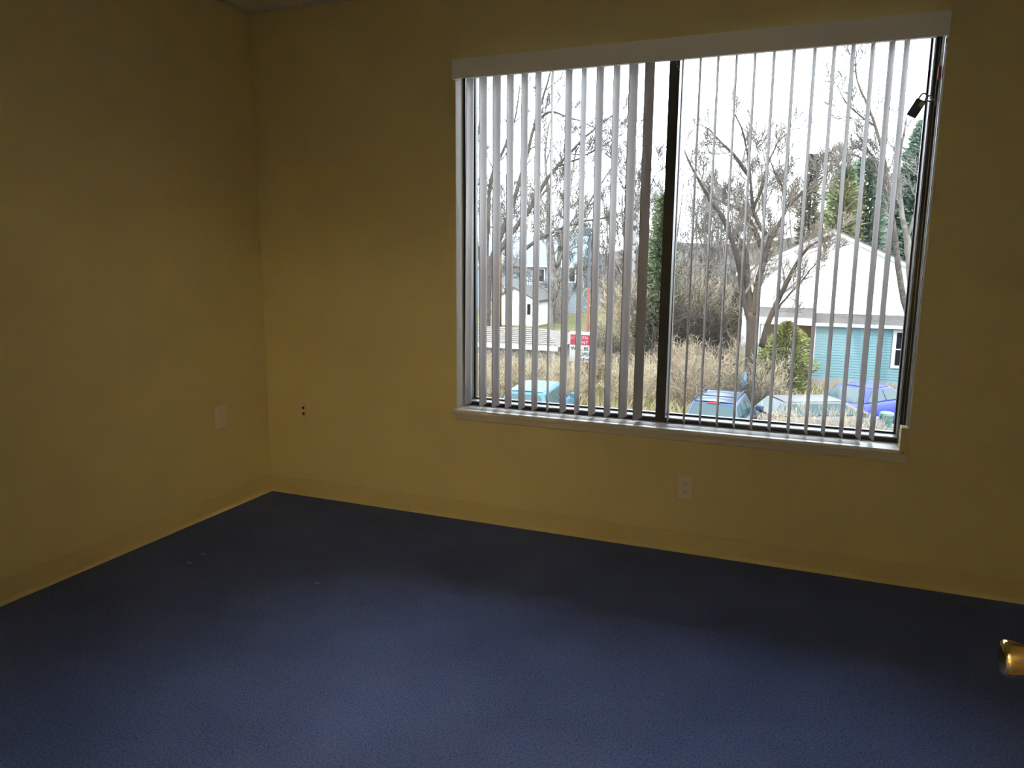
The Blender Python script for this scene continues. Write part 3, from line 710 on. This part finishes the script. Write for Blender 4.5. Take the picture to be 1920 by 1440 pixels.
MB().box(bx0-0.2, bx1, BY-0.32, BY-0.29, bz1-0.02, bz1+0.12).obj('fascia', M['trim_white'], hs, off=HO)
MB().prism([(bx0-0.2, BY-0.29, bz1+0.10), (bx0-0.2, GY, bz1+0.46), (bx0-0.2, GY, bz1+0.40), (bx0-0.2, BY-0.29, bz1)], (bx1-bx0+0.2, 0, 0)).obj('pent_roof', M['shingle'], hs, off=HO)
# window on the blue wall
wa = at(1669, 690, BY-0.03); wb = at(1682, 619, BY-0.03)
wn = empty('window', (wa.x-HO[0], BY-0.03-HO[1], wa.z-HO[2]), parent=hs); ww, wh = 1.0, wb.z-wa.z
fr = MB(); fr.box(0, 0.14, -0.03, 0.02, 0, wh); fr.box(ww-0.14, ww, -0.03, 0.02, 0, wh); fr.box(0.14, ww-0.14, -0.03, 0.02, 0, 0.12); fr.box(0.14, ww-0.14, -0.03, 0.02, wh-0.10, wh)
fr.obj('window_frame', M['trim_white'], wn)
MB().box(0.14, ww-0.14, -0.008, 0.0, 0.12, wh-0.10).obj('pane', M['pane_dark'], wn)
MB().box(0.14, ww-0.14, -0.02, 0.0, wh*0.5-0.025, wh*0.5+0.025).obj('meeting_rail', M['trim_white'], wn)
# porch to the left
px0, px1 = at(1394, 600, 31).x, bx0-0.1; pz = at(1450, 606, 31).z
MB().prism([(px0, 30.5, pz+0.30), (px0, GY, pz+0.62), (px0, GY, pz+0.56), (px0, 30.5, pz+0.22)], (px1-px0, 0, 0)).obj('porch_roof', M['shingle'], hs, off=HO)
MB().box(px0, px1, 30.47, 30.50, pz, pz+0.30).obj('porch_fascia', M['trim_white'], hs, off=HO)
bb = MB(); laps(bb, lambda z: (at(1424, 640, GY-0.03).x, px1), ZG+0.9, pz+0.3, GY-0.03, 0.15); bb.obj('porch_back_wall', M['brown'], hs, off=HO)
MB().box(px0, px1, 30.5, GY-0.05, ZG+0.72, ZG+0.85).obj('porch_deck', M['brown'], hs, off=HO)
for px in (1398, 1428, 1484):
    x = at(px, 640, 30.6).x; MB().box(x-0.06, x+0.06, 30.54, 30.66, ZG, pz).obj('porch_post', M['trim_white'], hs, off=HO)
rl = MB(); rl.box(px0, px1, 30.57, 30.62, ZG+1.72, ZG+1.78); rl.box(px0, px1, 30.57, 30.62, ZG+0.95, ZG+1.0); rl.obj('porch_rail', M['trim_white'], hs, off=HO)
bal = MB().box(-0.02, 0.02, -0.015, 0.015, 0, 0.74).mesh('baluster'); bal.materials.append(M['trim_white'])
x = px0+0.12
while x < px1:
    instance('baluster', bal, hs, (x-HO[0], 30.595-HO[1], 0.99)); x += 0.17
MB().box(px0, at(1424, 640, GY).x, 30.7, 30.75, ZG, ZG+0.72).obj('porch_skirt', M['trim_white'], hs, off=HO)

# ---- garden fence left of the house
fe = empty('garden_fence', (at(1345, 660, 33).x, 33.0, ZG)); tag(fe, 'low white panel fence left of the house porch', 'fence')
fx0 = at(1378, 660, 33).x - at(1345, 660, 33).x; fl = at(1425, 660, 33).x - at(1378, 660, 33).x
for k in range(4):
    MB().box(fx0+fl*k/3-0.05, fx0+fl*k/3+0.05, -0.05, 0.05, -0.1, 1.45).obj('post', M['trim_white'], fe)
    if k < 3: MB().box(fx0+fl*k/3+0.05, fx0+fl*(k+1)/3-0.05, -0.015, 0.015, 0.1, 1.35).obj('panel', M['trim_white'], fe)

# ---- garage with tan shingled roof, left
ga = empty('garage', (-9.5, 24.5, ZG)); GO = (-9.5, 24.5, ZG); tag(ga, 'low tan garage with shingled roof behind the left slats', 'garage')
rr, rl_ = at(1021, 617, 27.0), at(860, 615, 27.0)
er = at(1046, 652, 24.3); gz = er.z
MB().box(rl_.x-1, er.x-0.25, 24.6, 29.4, ZG, gz+0.05).obj('wall', M['block'], ga, off=GO)
nrow = 9; sw = 0.42
sh = []
for k in range(nrow):                       # courses of shingles, each lapped over the one below
    t0, t1 = k/nrow, (k+1)/nrow
    y0, y1 = 24.3+(27-24.3)*t0, 24.3+(27-24.3)*t1; z0, z1 = gz+(rr.z-gz)*t0, gz+(rr.z-gz)*t1
    xe0, xe1 = er.x+(rr.x-er.x)*t0, er.x+(rr.x-er.x)*t1
    MB().prism([(rl_.x-1, y0-0.03, z0+0.035), (xe0, y0-0.03, z0+0.035), (xe1, y1, z1+0.012), (rl_.x-1, y1, z1+0.012)], (0, 0.02, -0.05)).obj('shingle_course', M['shingle_tan'], ga, off=GO)
MB().prism([(rl_.x-1, 27.0, rr.z), (rr.x, 27.0, rr.z), (er.x, 29.7, gz), (rl_.x-1, 29.7, gz)], (0, -0.03, -0.05)).obj('rear_roof', M['shingle_tan'], ga, off=GO)
MB().prism([(rr.x, 27.0, rr.z), (er.x, 24.3, gz), (er.x, 29.7, gz)], (-0.03, 0, -0.04)).obj('hip_roof', M['shingle_tan'], ga, off=GO)
MB().box(er.x-0.33, er.x-0.22, 24.5, 24.6, ZG, gz).obj('corner_board', M['trim_white'], ga, off=GO)
MB().box(rl_.x-1, er.x, 24.27, 24.30, gz-0.14, gz+0.03).obj('fascia', M['trim_white'], ga, off=GO)

# ---- white cottage and pale blue house, far left
def far_house(name, x0, x1, Y, depth, z1, zr, ridge_x, mw, label, cat='house', ov=0.3):
    e = empty(name, (x0, Y, ZG)); O_ = (x0, Y, ZG); tag(e, label, cat)
    b = MB(); laps(b, lambda z: (x0, x1), ZG, z1, Y, 0.2, 0.02); b.obj('wall', mw, e, off=O_)
    MB().box(x0, x1, Y+0.01, Y+depth, ZG-0.2, z1).obj('body', mw, e, off=O_)
    if ridge_x is None:      # eaves towards us
        MB().prism([(x0-ov, Y-ov, z1-0.05), (x0-ov, Y+depth/2, zr), (x0-ov, Y+depth+ov, z1-0.05)], (x1-x0+2*ov, 0, 0)).obj('roof', M['roof_blue'], e, off=O_)
        MB().box(x0-ov, x1+ov, Y-ov-0.03, Y-ov, z1-0.2, z1).obj('fascia', M['trim_white'], e, off=O_)
    else:
        MB().prism([(x0, Y, z1), (x1, Y, z1), (ridge_x, Y, zr)], (0, depth, 0)).obj('gable', mw, e, off=O_)
        for xa in (x0-ov, x1+ov):
            zz = z1-(zr-z1)/(abs(ridge_x-xa)-ov)*ov
            MB().prism([(xa, Y-ov, zz), (ridge_x, Y-ov, zr), (ridge_x, Y-ov, zr+0.14), (xa, Y-ov, zz+0.14)], (0, depth+2*ov, 0)).obj('roof', M['shingle'], e, off=O_)
    return e, O_
M['roof_blue'] = mat('pale_blue_roof', (0.085, 0.115, 0.14), 0.8)
def pwin(e, O_, pa, pb, Y):
    a, b_ = at(*pa, Y), at(*pb, Y); x0, x1, z0, z1 = a.x, b_.x, b_.z, a.z
    n_ = empty('window', (x0-O_[0], Y-O_[1], z0-O_[2]), parent=e); W_, H_ = x1-x0, z1-z0; t_ = 0.1
    f_ = MB(); f_.box(-t_, 0, -0.06, 0, -t_, H_+t_); f_.box(W_, W_+t_, -0.06, 0, -t_, H_+t_); f_.box(0, W_, -0.06, 0, -t_, 0); f_.box(0, W_, -0.06, 0, H_, H_+t_)
    f_.obj('window_frame', M['trim_white'], n_); MB().box(0, W_, -0.04, -0.01, 0, H_).obj('pane', M['pane_dark'], n_)
YB = 66.0
bh, BO = far_house('house', at(884, 500, YB).x, at(1082, 500, YB).x, YB, 9, at(1000, 497, YB).z, at(1000, 440, YB).z, None, M['siding_grey'], 'pale blue house with a balcony far behind the left slats')
for pa, pb in (((1010, 505), (1020, 528)), ((1068, 505), (1078, 528)), ((946, 540), (954, 575))): pwin(bh, BO, pa, pb, YB-0.03)
ba, bb_ = at(975, 537, YB-1.2), at(1004, 520, YB-1.2)
MB().box(ba.x-BO[0], bb_.x-BO[0], -1.25, 0, ba.z-0.2-BO[2], ba.z-BO[2]).obj('balcony_floor', M['trim_white'], bh)
MB().box(ba.x-BO[0], bb_.x-BO[0], -1.25, -1.17, bb_.z-0.06-BO[2], bb_.z-BO[2]).obj('balcony_rail', M['trim_white'], bh)
bl = MB().box(-0.04, 0.04, -0.02, 0.02, 0, bb_.z-ba.z).mesh('baluster'); bl.materials.append(M['trim_white'])
for k in range(9): instance('baluster', bl, bh, (ba.x-BO[0]+(bb_.x-ba.x)*k/8, -1.21, ba.z-BO[2]))
YC = 52.0
ch, CO = far_house('cottage', at(928, 600, YC).x, at(1003, 600, YC).x, YC, 5, at(980, 562, YC).z, at(965, 540, YC).z, at(965, 540, YC).x, M['siding_white'], 'small white cottage with a narrow dark window, far left', 'cottage')
pwin(ch, CO, (989, 570), (995, 590), YC-0.03); pwin(ch, CO, (950, 572), (957, 594), YC-0.03)

# ---- utility pole, lamp post, sign
up_ = empty('utility_pole', (at(937, 600, 49).x, 49, ZG)); tag(up_, 'brown wooden utility pole standing before the white cottage', 'pole')
MB().tube([(0, 0, -0.3), (0, 0, at(937, 415, 49).z-ZG)], [0.15, 0.11], 10).obj('pole', M['pole_wood'], up_, smooth=True)
MB().box(-0.9, 0.9, -0.16, -0.08, at(937, 428, 49).z-ZG, at(937, 424, 49).z-ZG).obj('crossarm', M['pole_wood'], up_)
lx = at(1106.5, 440, 26).x
lp = empty('lamp_post', (lx, 26, ZG)); tag(lp, 'parking lot lamp post with grey box head and rusty red base', 'lamp post')
lz0, lz1 = at(1100, 442, 26).z-ZG, at(1100, 428, 26).z-ZG
MB().tube([(0, 0, 0), (0, 0, lz0+0.02)], 0.04, 10).obj('post', M['lamp_grey'], lp, smooth=True)
MB().tube([(0, 0, -0.1), (0, 0, at(1104, 540, 26).z-ZG)], 0.055, 10).obj('lower_post', M['pole_red'], lp, smooth=True)
MB().box(-0.32, 0.02, -0.35, 0.1, lz0, lz1).obj('lamp_head', M['lamp_grey'], lp, bevel=0.01)
MB().box(-0.28, -0.02, -0.30, 0.05, lz0-0.008, lz0).obj('lamp_lens', M['sign_white'], lp)

sY = 24.6
sa, sb = at(1068.5, 621, sY), at(1111, 700, sY)
sg_ = empty('roadside_sign', (sa.x, sY, ZG)); tag(sg_, 'red and white lettered sign board standing in the dry brush', 'sign')
SW, z_t, z_m, z_b = sb.x-sa.x, at(1072, 627, sY).z-ZG, at(1073, 646, sY).z-ZG, at(1075, 678, sY).z-ZG
MB().box(0, SW, 0, 0.06, z_b, sa.z-ZG).obj('board', M['sign_white'], sg_, bevel=0.004)
MB().box(0.03, SW-0.03, -0.008, 0.0, z_m, z_t).obj('red_panel', M['sign_red'], sg_)
for x in (0.12, SW-0.12): MB().box(x-0.05, x+0.05, 0.06, 0.14, -0.1, sa.z-ZG-0.1).obj('post', M['trim_white'], sg_)
def text(s_, x, z, size, mt, name, par, y):
    cu = bpy.data.curves.new(name, 'FONT'); cu.body = s_; cu.size = size; cu.extrude = 0.004; cu.resolution_u = 2
    o_ = bpy.data.objects.new(name, cu); C.objects.link(o_)
    dg = bpy.context.evaluated_depsgraph_get(); me = bpy.data.meshes.new_from_object(o_.evaluated_get(dg)); bpy.data.objects.remove(o_)
    me.materials.clear(); me.materials.append(mt)
    n_ = bpy.data.objects.new(name, me); C.objects.link(n_); n_.parent = par; n_.location = (x, y, z); n_.rotation_euler = (R(90), 0, 0); return n_
rh = (z_t-z_m)/2
text('U SOUTH', 0.05, z_m+rh+0.03, rh*0.80, M['sign_white'], 'lettering', sg_, -0.012)
text('ENT', SW*0.42, z_m+0.035, rh*0.95, M['sign_white'], 'lettering', sg_, -0.012)
lh = (z_m-z_b)/3
text('WILL BE', 0.05, z_m-lh*0.92, lh*0.92, M['ink'], 'lettering', sg_, -0.005)
text('OPEN', SW*0.42, z_m-lh*1.9, lh*0.92, M['ink'], 'lettering', sg_, -0.005)
text('XPM', SW*0.42, z_m-lh*2.9, lh*0.92, M['ink'], 'lettering', sg_, -0.005)

# ---- cars (local: x right, y forward, z up)
def car(name, loc, rz, label, paint, L_=4.4, W_=1.74, Hh=1.62, belt=0.98, kind='wagon', rails=True, rack_light=True):
    e = empty(name, loc, rz); tag(e, label, 'car'); hw = W_/2
    # lower body lofted from sections along the length
    secs = [(-L_/2, 0.42, 0.80, 0.80), (-L_/2+0.08, 0.30, 0.92, 0.93), (-L_/2+0.35, 0.24, 0.99, 1.0), (-0.4, 0.22, 1.0, 1.0), (0.75, 0.22, 0.99, 1.0), (L_/2-0.9, 0.22, 0.94, 0.99), (L_/2-0.30, 0.26, 0.82, 0.93), (L_/2-0.05, 0.34, 0.70, 0.84), (L_/2, 0.42, 0.62, 0.76)]
    b = MB()
    for y, zb, zt, ws in secs:
        zt = zt*belt; w_ = hw*ws
        half_ = [(0.0, zb), (w_*0.86, zb), (w_*0.97, zb+0.10), (w_, zb+(zt-zb)*0.55), (w_*0.985, zt-0.10), (w_*0.93, zt-0.015), (w_*0.80, zt), (0.0, zt+0.015)]
        ring = half_ + [(-x, z) for x, z in half_[-2:0:-1]]
        b.v += [(x, y, z) for x, z in ring]
    n = 14
    for i in range(len(secs)-1):
        for k in range(n): b.f.append((i*n+k, i*n+(k+1) % n, (i+1)*n+(k+1) % n, (i+1)*n+k))
    b.f += [tuple(range(n-1, -1, -1)), tuple((len(secs)-1)*n+k for k in range(n))]
    b.obj('body', paint, e, smooth=True)
    # cabin
    if kind == 'wagon': yr0, yr1, yf1, yf0 = -L_/2+0.08, -L_/2+0.48, 0.35, 1.15
    else: yr0, yr1, yf1, yf0 = -L_/2+0.55, -L_/2+1.35, 0.25, 1.15
    z0, z1 = belt-0.03, Hh-0.04; w0, w1 = hw*0.90, hw*0.68
    base_ = [(-w0, yr0, z0), (w0, yr0, z0), (w0, yf0, z0), (-w0, yf0, z0)]; top_ = [(-w1, yr1, z1), (w1, yr1, z1), (w1, yf1, z1), (-w1, yf1, z1)]
    cb = MB(); cb.v += base_+top_; cb.f += [(0, 3, 2, 1), (4, 5, 6, 7), (0, 1, 5, 4), (1, 2, 6, 5), (2, 3, 7, 6), (3, 0, 4, 7)]
    cb.obj('cabin', paint, e, smooth=True, bevel=0.09, seg=4)
    # domed roof skin
    rf = MB(); NU, NV = 8, 8
    for j in range(NV+1):
        for i in range(NU+1):
            u, v_ = i/NU, j/NV
            rf.v.append(((-w1+2*w1*u)*0.93, yr1+0.03+(yf1-yr1-0.06)*v_, z1+0.002+0.045*(1-(2*u-1)**2)*(1-0.5*(2*v_-1)**4)))
    for j in range(NV):
        for i in range(NU): a = j*(NU+1)+i; rf.f.append((a, a+1, a+NU+2, a+NU+1))
    rf.obj('roof', paint, e, smooth=True)
    def pane(nm, q, u0, u1, v0, v1, off=0.012, m_='carglass'):
        q = [Vector(p) for p in q]; nr = (q[1]-q[0]).cross(q[3]-q[0]).normalized()
        def P(u, v_): return (q[0].lerp(q[1], u)).lerp(q[3].lerp(q[2], u), v_) + nr*off
        N_ = 6; p_ = MB()
        # rounded corners by clipping
        pts = []
        for (cu, cv, s0) in ((u1, v0, -90), (u1, v1, 0), (u0, v1, 90), (u0, v0, 180)):
            ru, rv = 0.10*(u1-u0), 0.16*(v1-v0)
            ccu, ccv = cu+(-ru if cu == u1 else ru), cv+(-rv if cv == v1 else rv)
            for k in range(4):
                g_ = R(s0+30*k); pts.append(P(ccu+ru*math.cos(g_), ccv+rv*math.sin(g_)))
        p_.prism(pts, nr*-0.012); return p_.obj(nm, M[m_], e)
    B, T_ = base_, top_
    pane('rear_window', [B[0], B[1], T_[1], T_[0]], 0.07, 0.93, 0.10, 0.86)
    pane('windscreen', [B[2], B[3], T_[3], T_[2]], 0.06, 0.94, 0.08, 0.90)
    spl = [(0.05, 0.30), (0.33, 0.60), (0.63, 0.92)] if kind == 'wagon' else [(0.14, 0.50), (0.53, 0.90)]
    for u0, u1 in spl:
        pane('side_window', [B[1], B[2], T_[2], T_[1]], u0, u1, 0.12, 0.84)
        pane('side_window', [B[3], B[0], T_[0], T_[3]], 1-u1, 1-u0, 0.12, 0.84)
    if rails:
        for sg in (-1, 1):
            x = sg*(w1-0.03)
            MB().tube([(x, yr1+0.10, z1+0.01), (x, yr1+0.18, z1+0.07), (x, yf1-0.2, z1+0.075), (x, yf1-0.05, z1+0.01)], 0.022, 8).obj('roof_rail', M['black_trim'], e, smooth=True)
        for y in (yr1+0.55, yf1-0.45): MB().tube([(-w1+0.03, y, z1+0.085), (w1-0.03, y, z1+0.085)], 0.016, 8).obj('roof_bar', M['black_trim'], e)
    if rack_light:
        MB().box(-0.17, 0.17, yr1-0.035, yr1+0.02, z1-0.045, z1+0.005).obj('brake_light', M['taillight'], e, bevel=0.012)
    for sg in (-1, 1):
        MB().box(min(sg*hw*0.70, sg*hw*0.93), max(sg*hw*0.70, sg*hw*0.93), -L_/2-0.012, -L_/2+0.10, 0.62, 0.90).obj('tail_light', M['taillight'], e, bevel=0.02)
        mr = MB(); mr.box(min(sg*hw*0.98, sg*(hw+0.20)), max(sg*hw*0.98, sg*(hw+0.20)), 0.78, 0.90, belt-0.02, belt+0.14); mr.obj('wing_mirror', paint, e, bevel=0.03)
        for y in (-L_/2+0.85, L_/2-0.85):
            wm = MB().lathe([(0.20, -0.10), (0.30, -0.10), (0.325, -0.06), (0.325, 0.06), (0.30, 0.10), (0.20, 0.10)], (sg*(hw-0.12), y, 0.325), (1, 0, 0), 20).obj('wheel', M['rubber'], e)
            MB().lathe([(0.20, -0.02), (0.19, 0.0), (0.05, 0.015)], (sg*(hw-0.02), y, 0.325), (sg, 0, 0), 16).obj('hubcap', M['chrome'], wm)
    MB().box(-hw*0.86, hw*0.86, -L_/2-0.07, -L_/2+0.1, 0.34, 0.56).obj('bumper', M['black_trim'], e, bevel=0.04)
    return e
P_steel = mat('car_paint_steel_blue', (0.013, 0.027, 0.058), 0.3, spec=0.25)
P_teal = mat('car_paint_light_blue', (0.030, 0.085, 0.125), 0.4, spec=0.18)
P_blue = mat('car_paint_bright_blue', (0.020, 0.028, 0.155), 0.4, spec=0.18)
P_silver = mat('car_paint_silver', (0.058, 0.060, 0.065), 0.4, spec=0.18)
c2 = atz(1343, 752, ZG+1.62)
car('station_wagon', (c2.x+0.02, c2.y+1.72, ZG), R(-3), 'steel blue station wagon with roof rails left of the bare tree', P_steel)
c1 = atz(978, 730, ZG+1.58)
car('station_wagon', (c1.x, c1.y+1.6, ZG), R(5), 'light blue station wagon parked in front of the garage', P_teal, Hh=1.58, rails=False, rack_light=False)
c3 = atz(1615, 722, ZG+1.45)
car('sedan', (c3.x+0.3, c3.y+0.6, ZG), R(-38), 'bright blue sedan parked along the blue house wall', P_blue, Hh=1.45, kind='sedan', rails=False, rack_light=False)
c4 = atz(1530, 757, ZG+1.40)
car('hatchback', (c4.x+0.2, c4.y+1.2, ZG), R(-62), 'silver hatchback half hidden in dry brush', P_silver, L_=4.0, Hh=1.42, rails=False, rack_light=False)

# bucket and bag
bk = atz(1662, 782, ZG+0.9)
bt = empty('plastic_tub', (bk.x, bk.y, ZG)); tag(bt, 'round turquoise plastic tub in the brush at lower right', 'tub')
MB().lathe([(0.13, 0), (0.14, 0.02), (0.19, 0.95), (0.20, 0.96), (0.20, 1.0), (0.18, 1.0), (0.14, 0.06)], (0, 0, 0), (0, 0, 1), 20).obj('tub', mat('turquoise_plastic', (0.045, 0.11, 0.11), 0.5), bt, smooth=True)
MB().lathe([(0.205, 1.0), (0.205, 1.03), (0.13, 1.06), (0.0001, 1.07)], (0, 0, 0), (0, 0, 1), 20).obj('lid', mat('turquoise_lid', (0.05, 0.115, 0.11), 0.5), bt, smooth=True)
bgp = at(1393, 719, 23.5)
bag = MB(); rng = random.Random(9)
for j in range(9):
    t = j/8; r_ = 0.10*math.sin(math.pi*min(t*0.8+0.12, 1))**0.8+0.006
    for k in range(12):
        g_ = 2*math.pi*k/12; rr_ = r_*(1+0.25*math.sin(3*g_+j)+rng.uniform(-.12, .12)); bag.v.append((rr_*math.cos(g_)+0.05*t, rr_*0.7*math.sin(g_), t*0.75))
for j in range(8):
    for k in range(12): bag.f.append((j*12+k, j*12+(k+1) % 12, (j+1)*12+(k+1) % 12, (j+1)*12+k))
bo = bag.obj('plastic_bag', mat('pale_blue_plastic', (0.07, 0.12, 0.18), 0.5), smooth=True); bo.location = (bgp.x, bgp.y, bgp.z-0.35)
tag(bo, 'pale blue plastic bag caught on a twig above the wagon roof', 'bag')

# ---- dry brush: shrubs of bare stems, copied
def shrub(seed, h, mt, stems=46, r=0.010):
    rng = random.Random(seed); b = MB()
    for k in range(stems):
        a = rng.uniform(0, 6.283); q = rng.uniform(0, 0.35)*h*0.5
        d = Vector((math.cos(a)*rng.uniform(0.05, 0.65), math.sin(a)*rng.uniform(0.05, 0.65), 1))
        pts = wander(Vector((q*math.cos(a), q*math.sin(a), -0.15)), d, h*rng.uniform(0.6, 1.05), 5, rng, 0.2, 0.0)
        b.tube(pts, [r*(1-0.6*i/5) for i in range(6)], 3, cap=False)
        twigs(b, pts, r, h*0.34, 2, rng, 5, r*0.55, 0.2, (0.4, 1.1), 0.05)
    me = b.mesh('stems'); me.materials.append(mt); return me
shr_sparse = shrub(260, 2.0, M['twig_tan'], stems=15, r=0.007)
shr = [shrub(200+k, 2.0, M[('twig_tan', 'twig_red', 'bark', 'twig_tan')[k]]) for k in range(4)]
rng = random.Random(77)
CARS = [Vector((c.x, c.y)) for c in (c1+Vector((0, 1.6, 0)), c2+Vector((0, 1.7, 0)), c3+Vector((0.3, 0.6, 0)), c4+Vector((0.2, 1.2, 0)))]
def near_car(X, Y, d): return any((Vector((X, Y))-c).length < d for c in CARS)
def put_shrub(X, Y, s_, k, label, group):
    if near_car(X, Y, 2.3) and k >= 0: Y += 2.6
    e = empty('dry_shrub', (X, Y, ZG), rng.uniform(0, 6.28)); e.scale = (s_, s_, s_*rng.uniform(0.9, 1.15)); tag(e, label, 'shrub', group)
    instance('stems', shr[k] if k >= 0 else shr_sparse, e)
for k in range(46):
    Y = rng.uniform(22.5, 33); u = (k*0.618034+0.13) % 1.0
    px = 890 + 560*u; X = at(px, 700, Y).x
    if px < 1060 and 23.6 < Y: Y = rng.uniform(22.0, 23.6); X = at(px, 700, Y).x
    put_shrub(X, Y, rng.uniform(0.75, 1.35) if px > 1130 else rng.uniform(0.6, 1.0), rng.randrange(4), 'leafless shrub in the tan thicket behind the parked cars', 'leafless shrubs behind the cars')
for k in range(16):
    px = 1452 + 240*((k*0.618034) % 1.0); Y = rng.uniform(16.9, 17.9) if k % 4 else rng.uniform(28, 29.5)
    put_shrub(at(px, 760, Y).x, Y, rng.uniform(0.75, 1.0) if k % 4 else 0.5, -1, 'thin sparse shrub in front of the cars by the blue house', 'thin shrubs before the blue house')
for k in range(17):
    px = 1185 + 215*((k*0.618034+0.4) % 1.0); Y = rng.uniform(35, 46)
    put_shrub(at(px, 600, Y).x, Y, rng.uniform(1.7, 2.6), (2, 0, 1)[k % 3], 'tall bare sapling clump between the mullion and the house', 'bare sapling clumps left of the house')
for k in range(16):
    px = 885 + 185*((k*0.618034+0.2) % 1.0); Y = rng.uniform(21.6, 23.6)
    put_shrub(at(px, 700, Y).x, Y, rng.uniform(0.6, 0.95), (0, 1, 3)[k % 3], 'tangled dry shrub against the garage wall', 'dry shrubs along the garage')
# dry grass nobody could count
gr = MB(); rng = random.Random(5)
for k in range(16000):
    Y = 19 + 17*rng.random()**1.2; px = rng.uniform(880, 1705); p = at(px, 700, Y); p.z = ZG
    if (Y > 30.2 and px > 1380) or (Y > 24.0 and px < 1060) or near_car(p.x, p.y, 2.2): continue
    h_ = rng.uniform(0.25, 0.8); a = rng.uniform(0, 6.283); w_ = rng.uniform(0.008, 0.016)
    d = Vector((math.cos(a), math.sin(a), 0)); s_ = Vector((-d.y, d.x, 0))*w_; ln = d*rng.uniform(0.05, 0.5)*h_
    p = p - Vector((0, 0, 0.05))
    gr.poly([p-s_, p+s_, p+ln*0.45+Vector((0, 0, h_*0.7)), p+ln+Vector((0, 0, h_))])
tag(gr.obj('dry_grass', M['straw']), 'tan dry grass and weeds covering the bank', 'grass', kind='stuff')
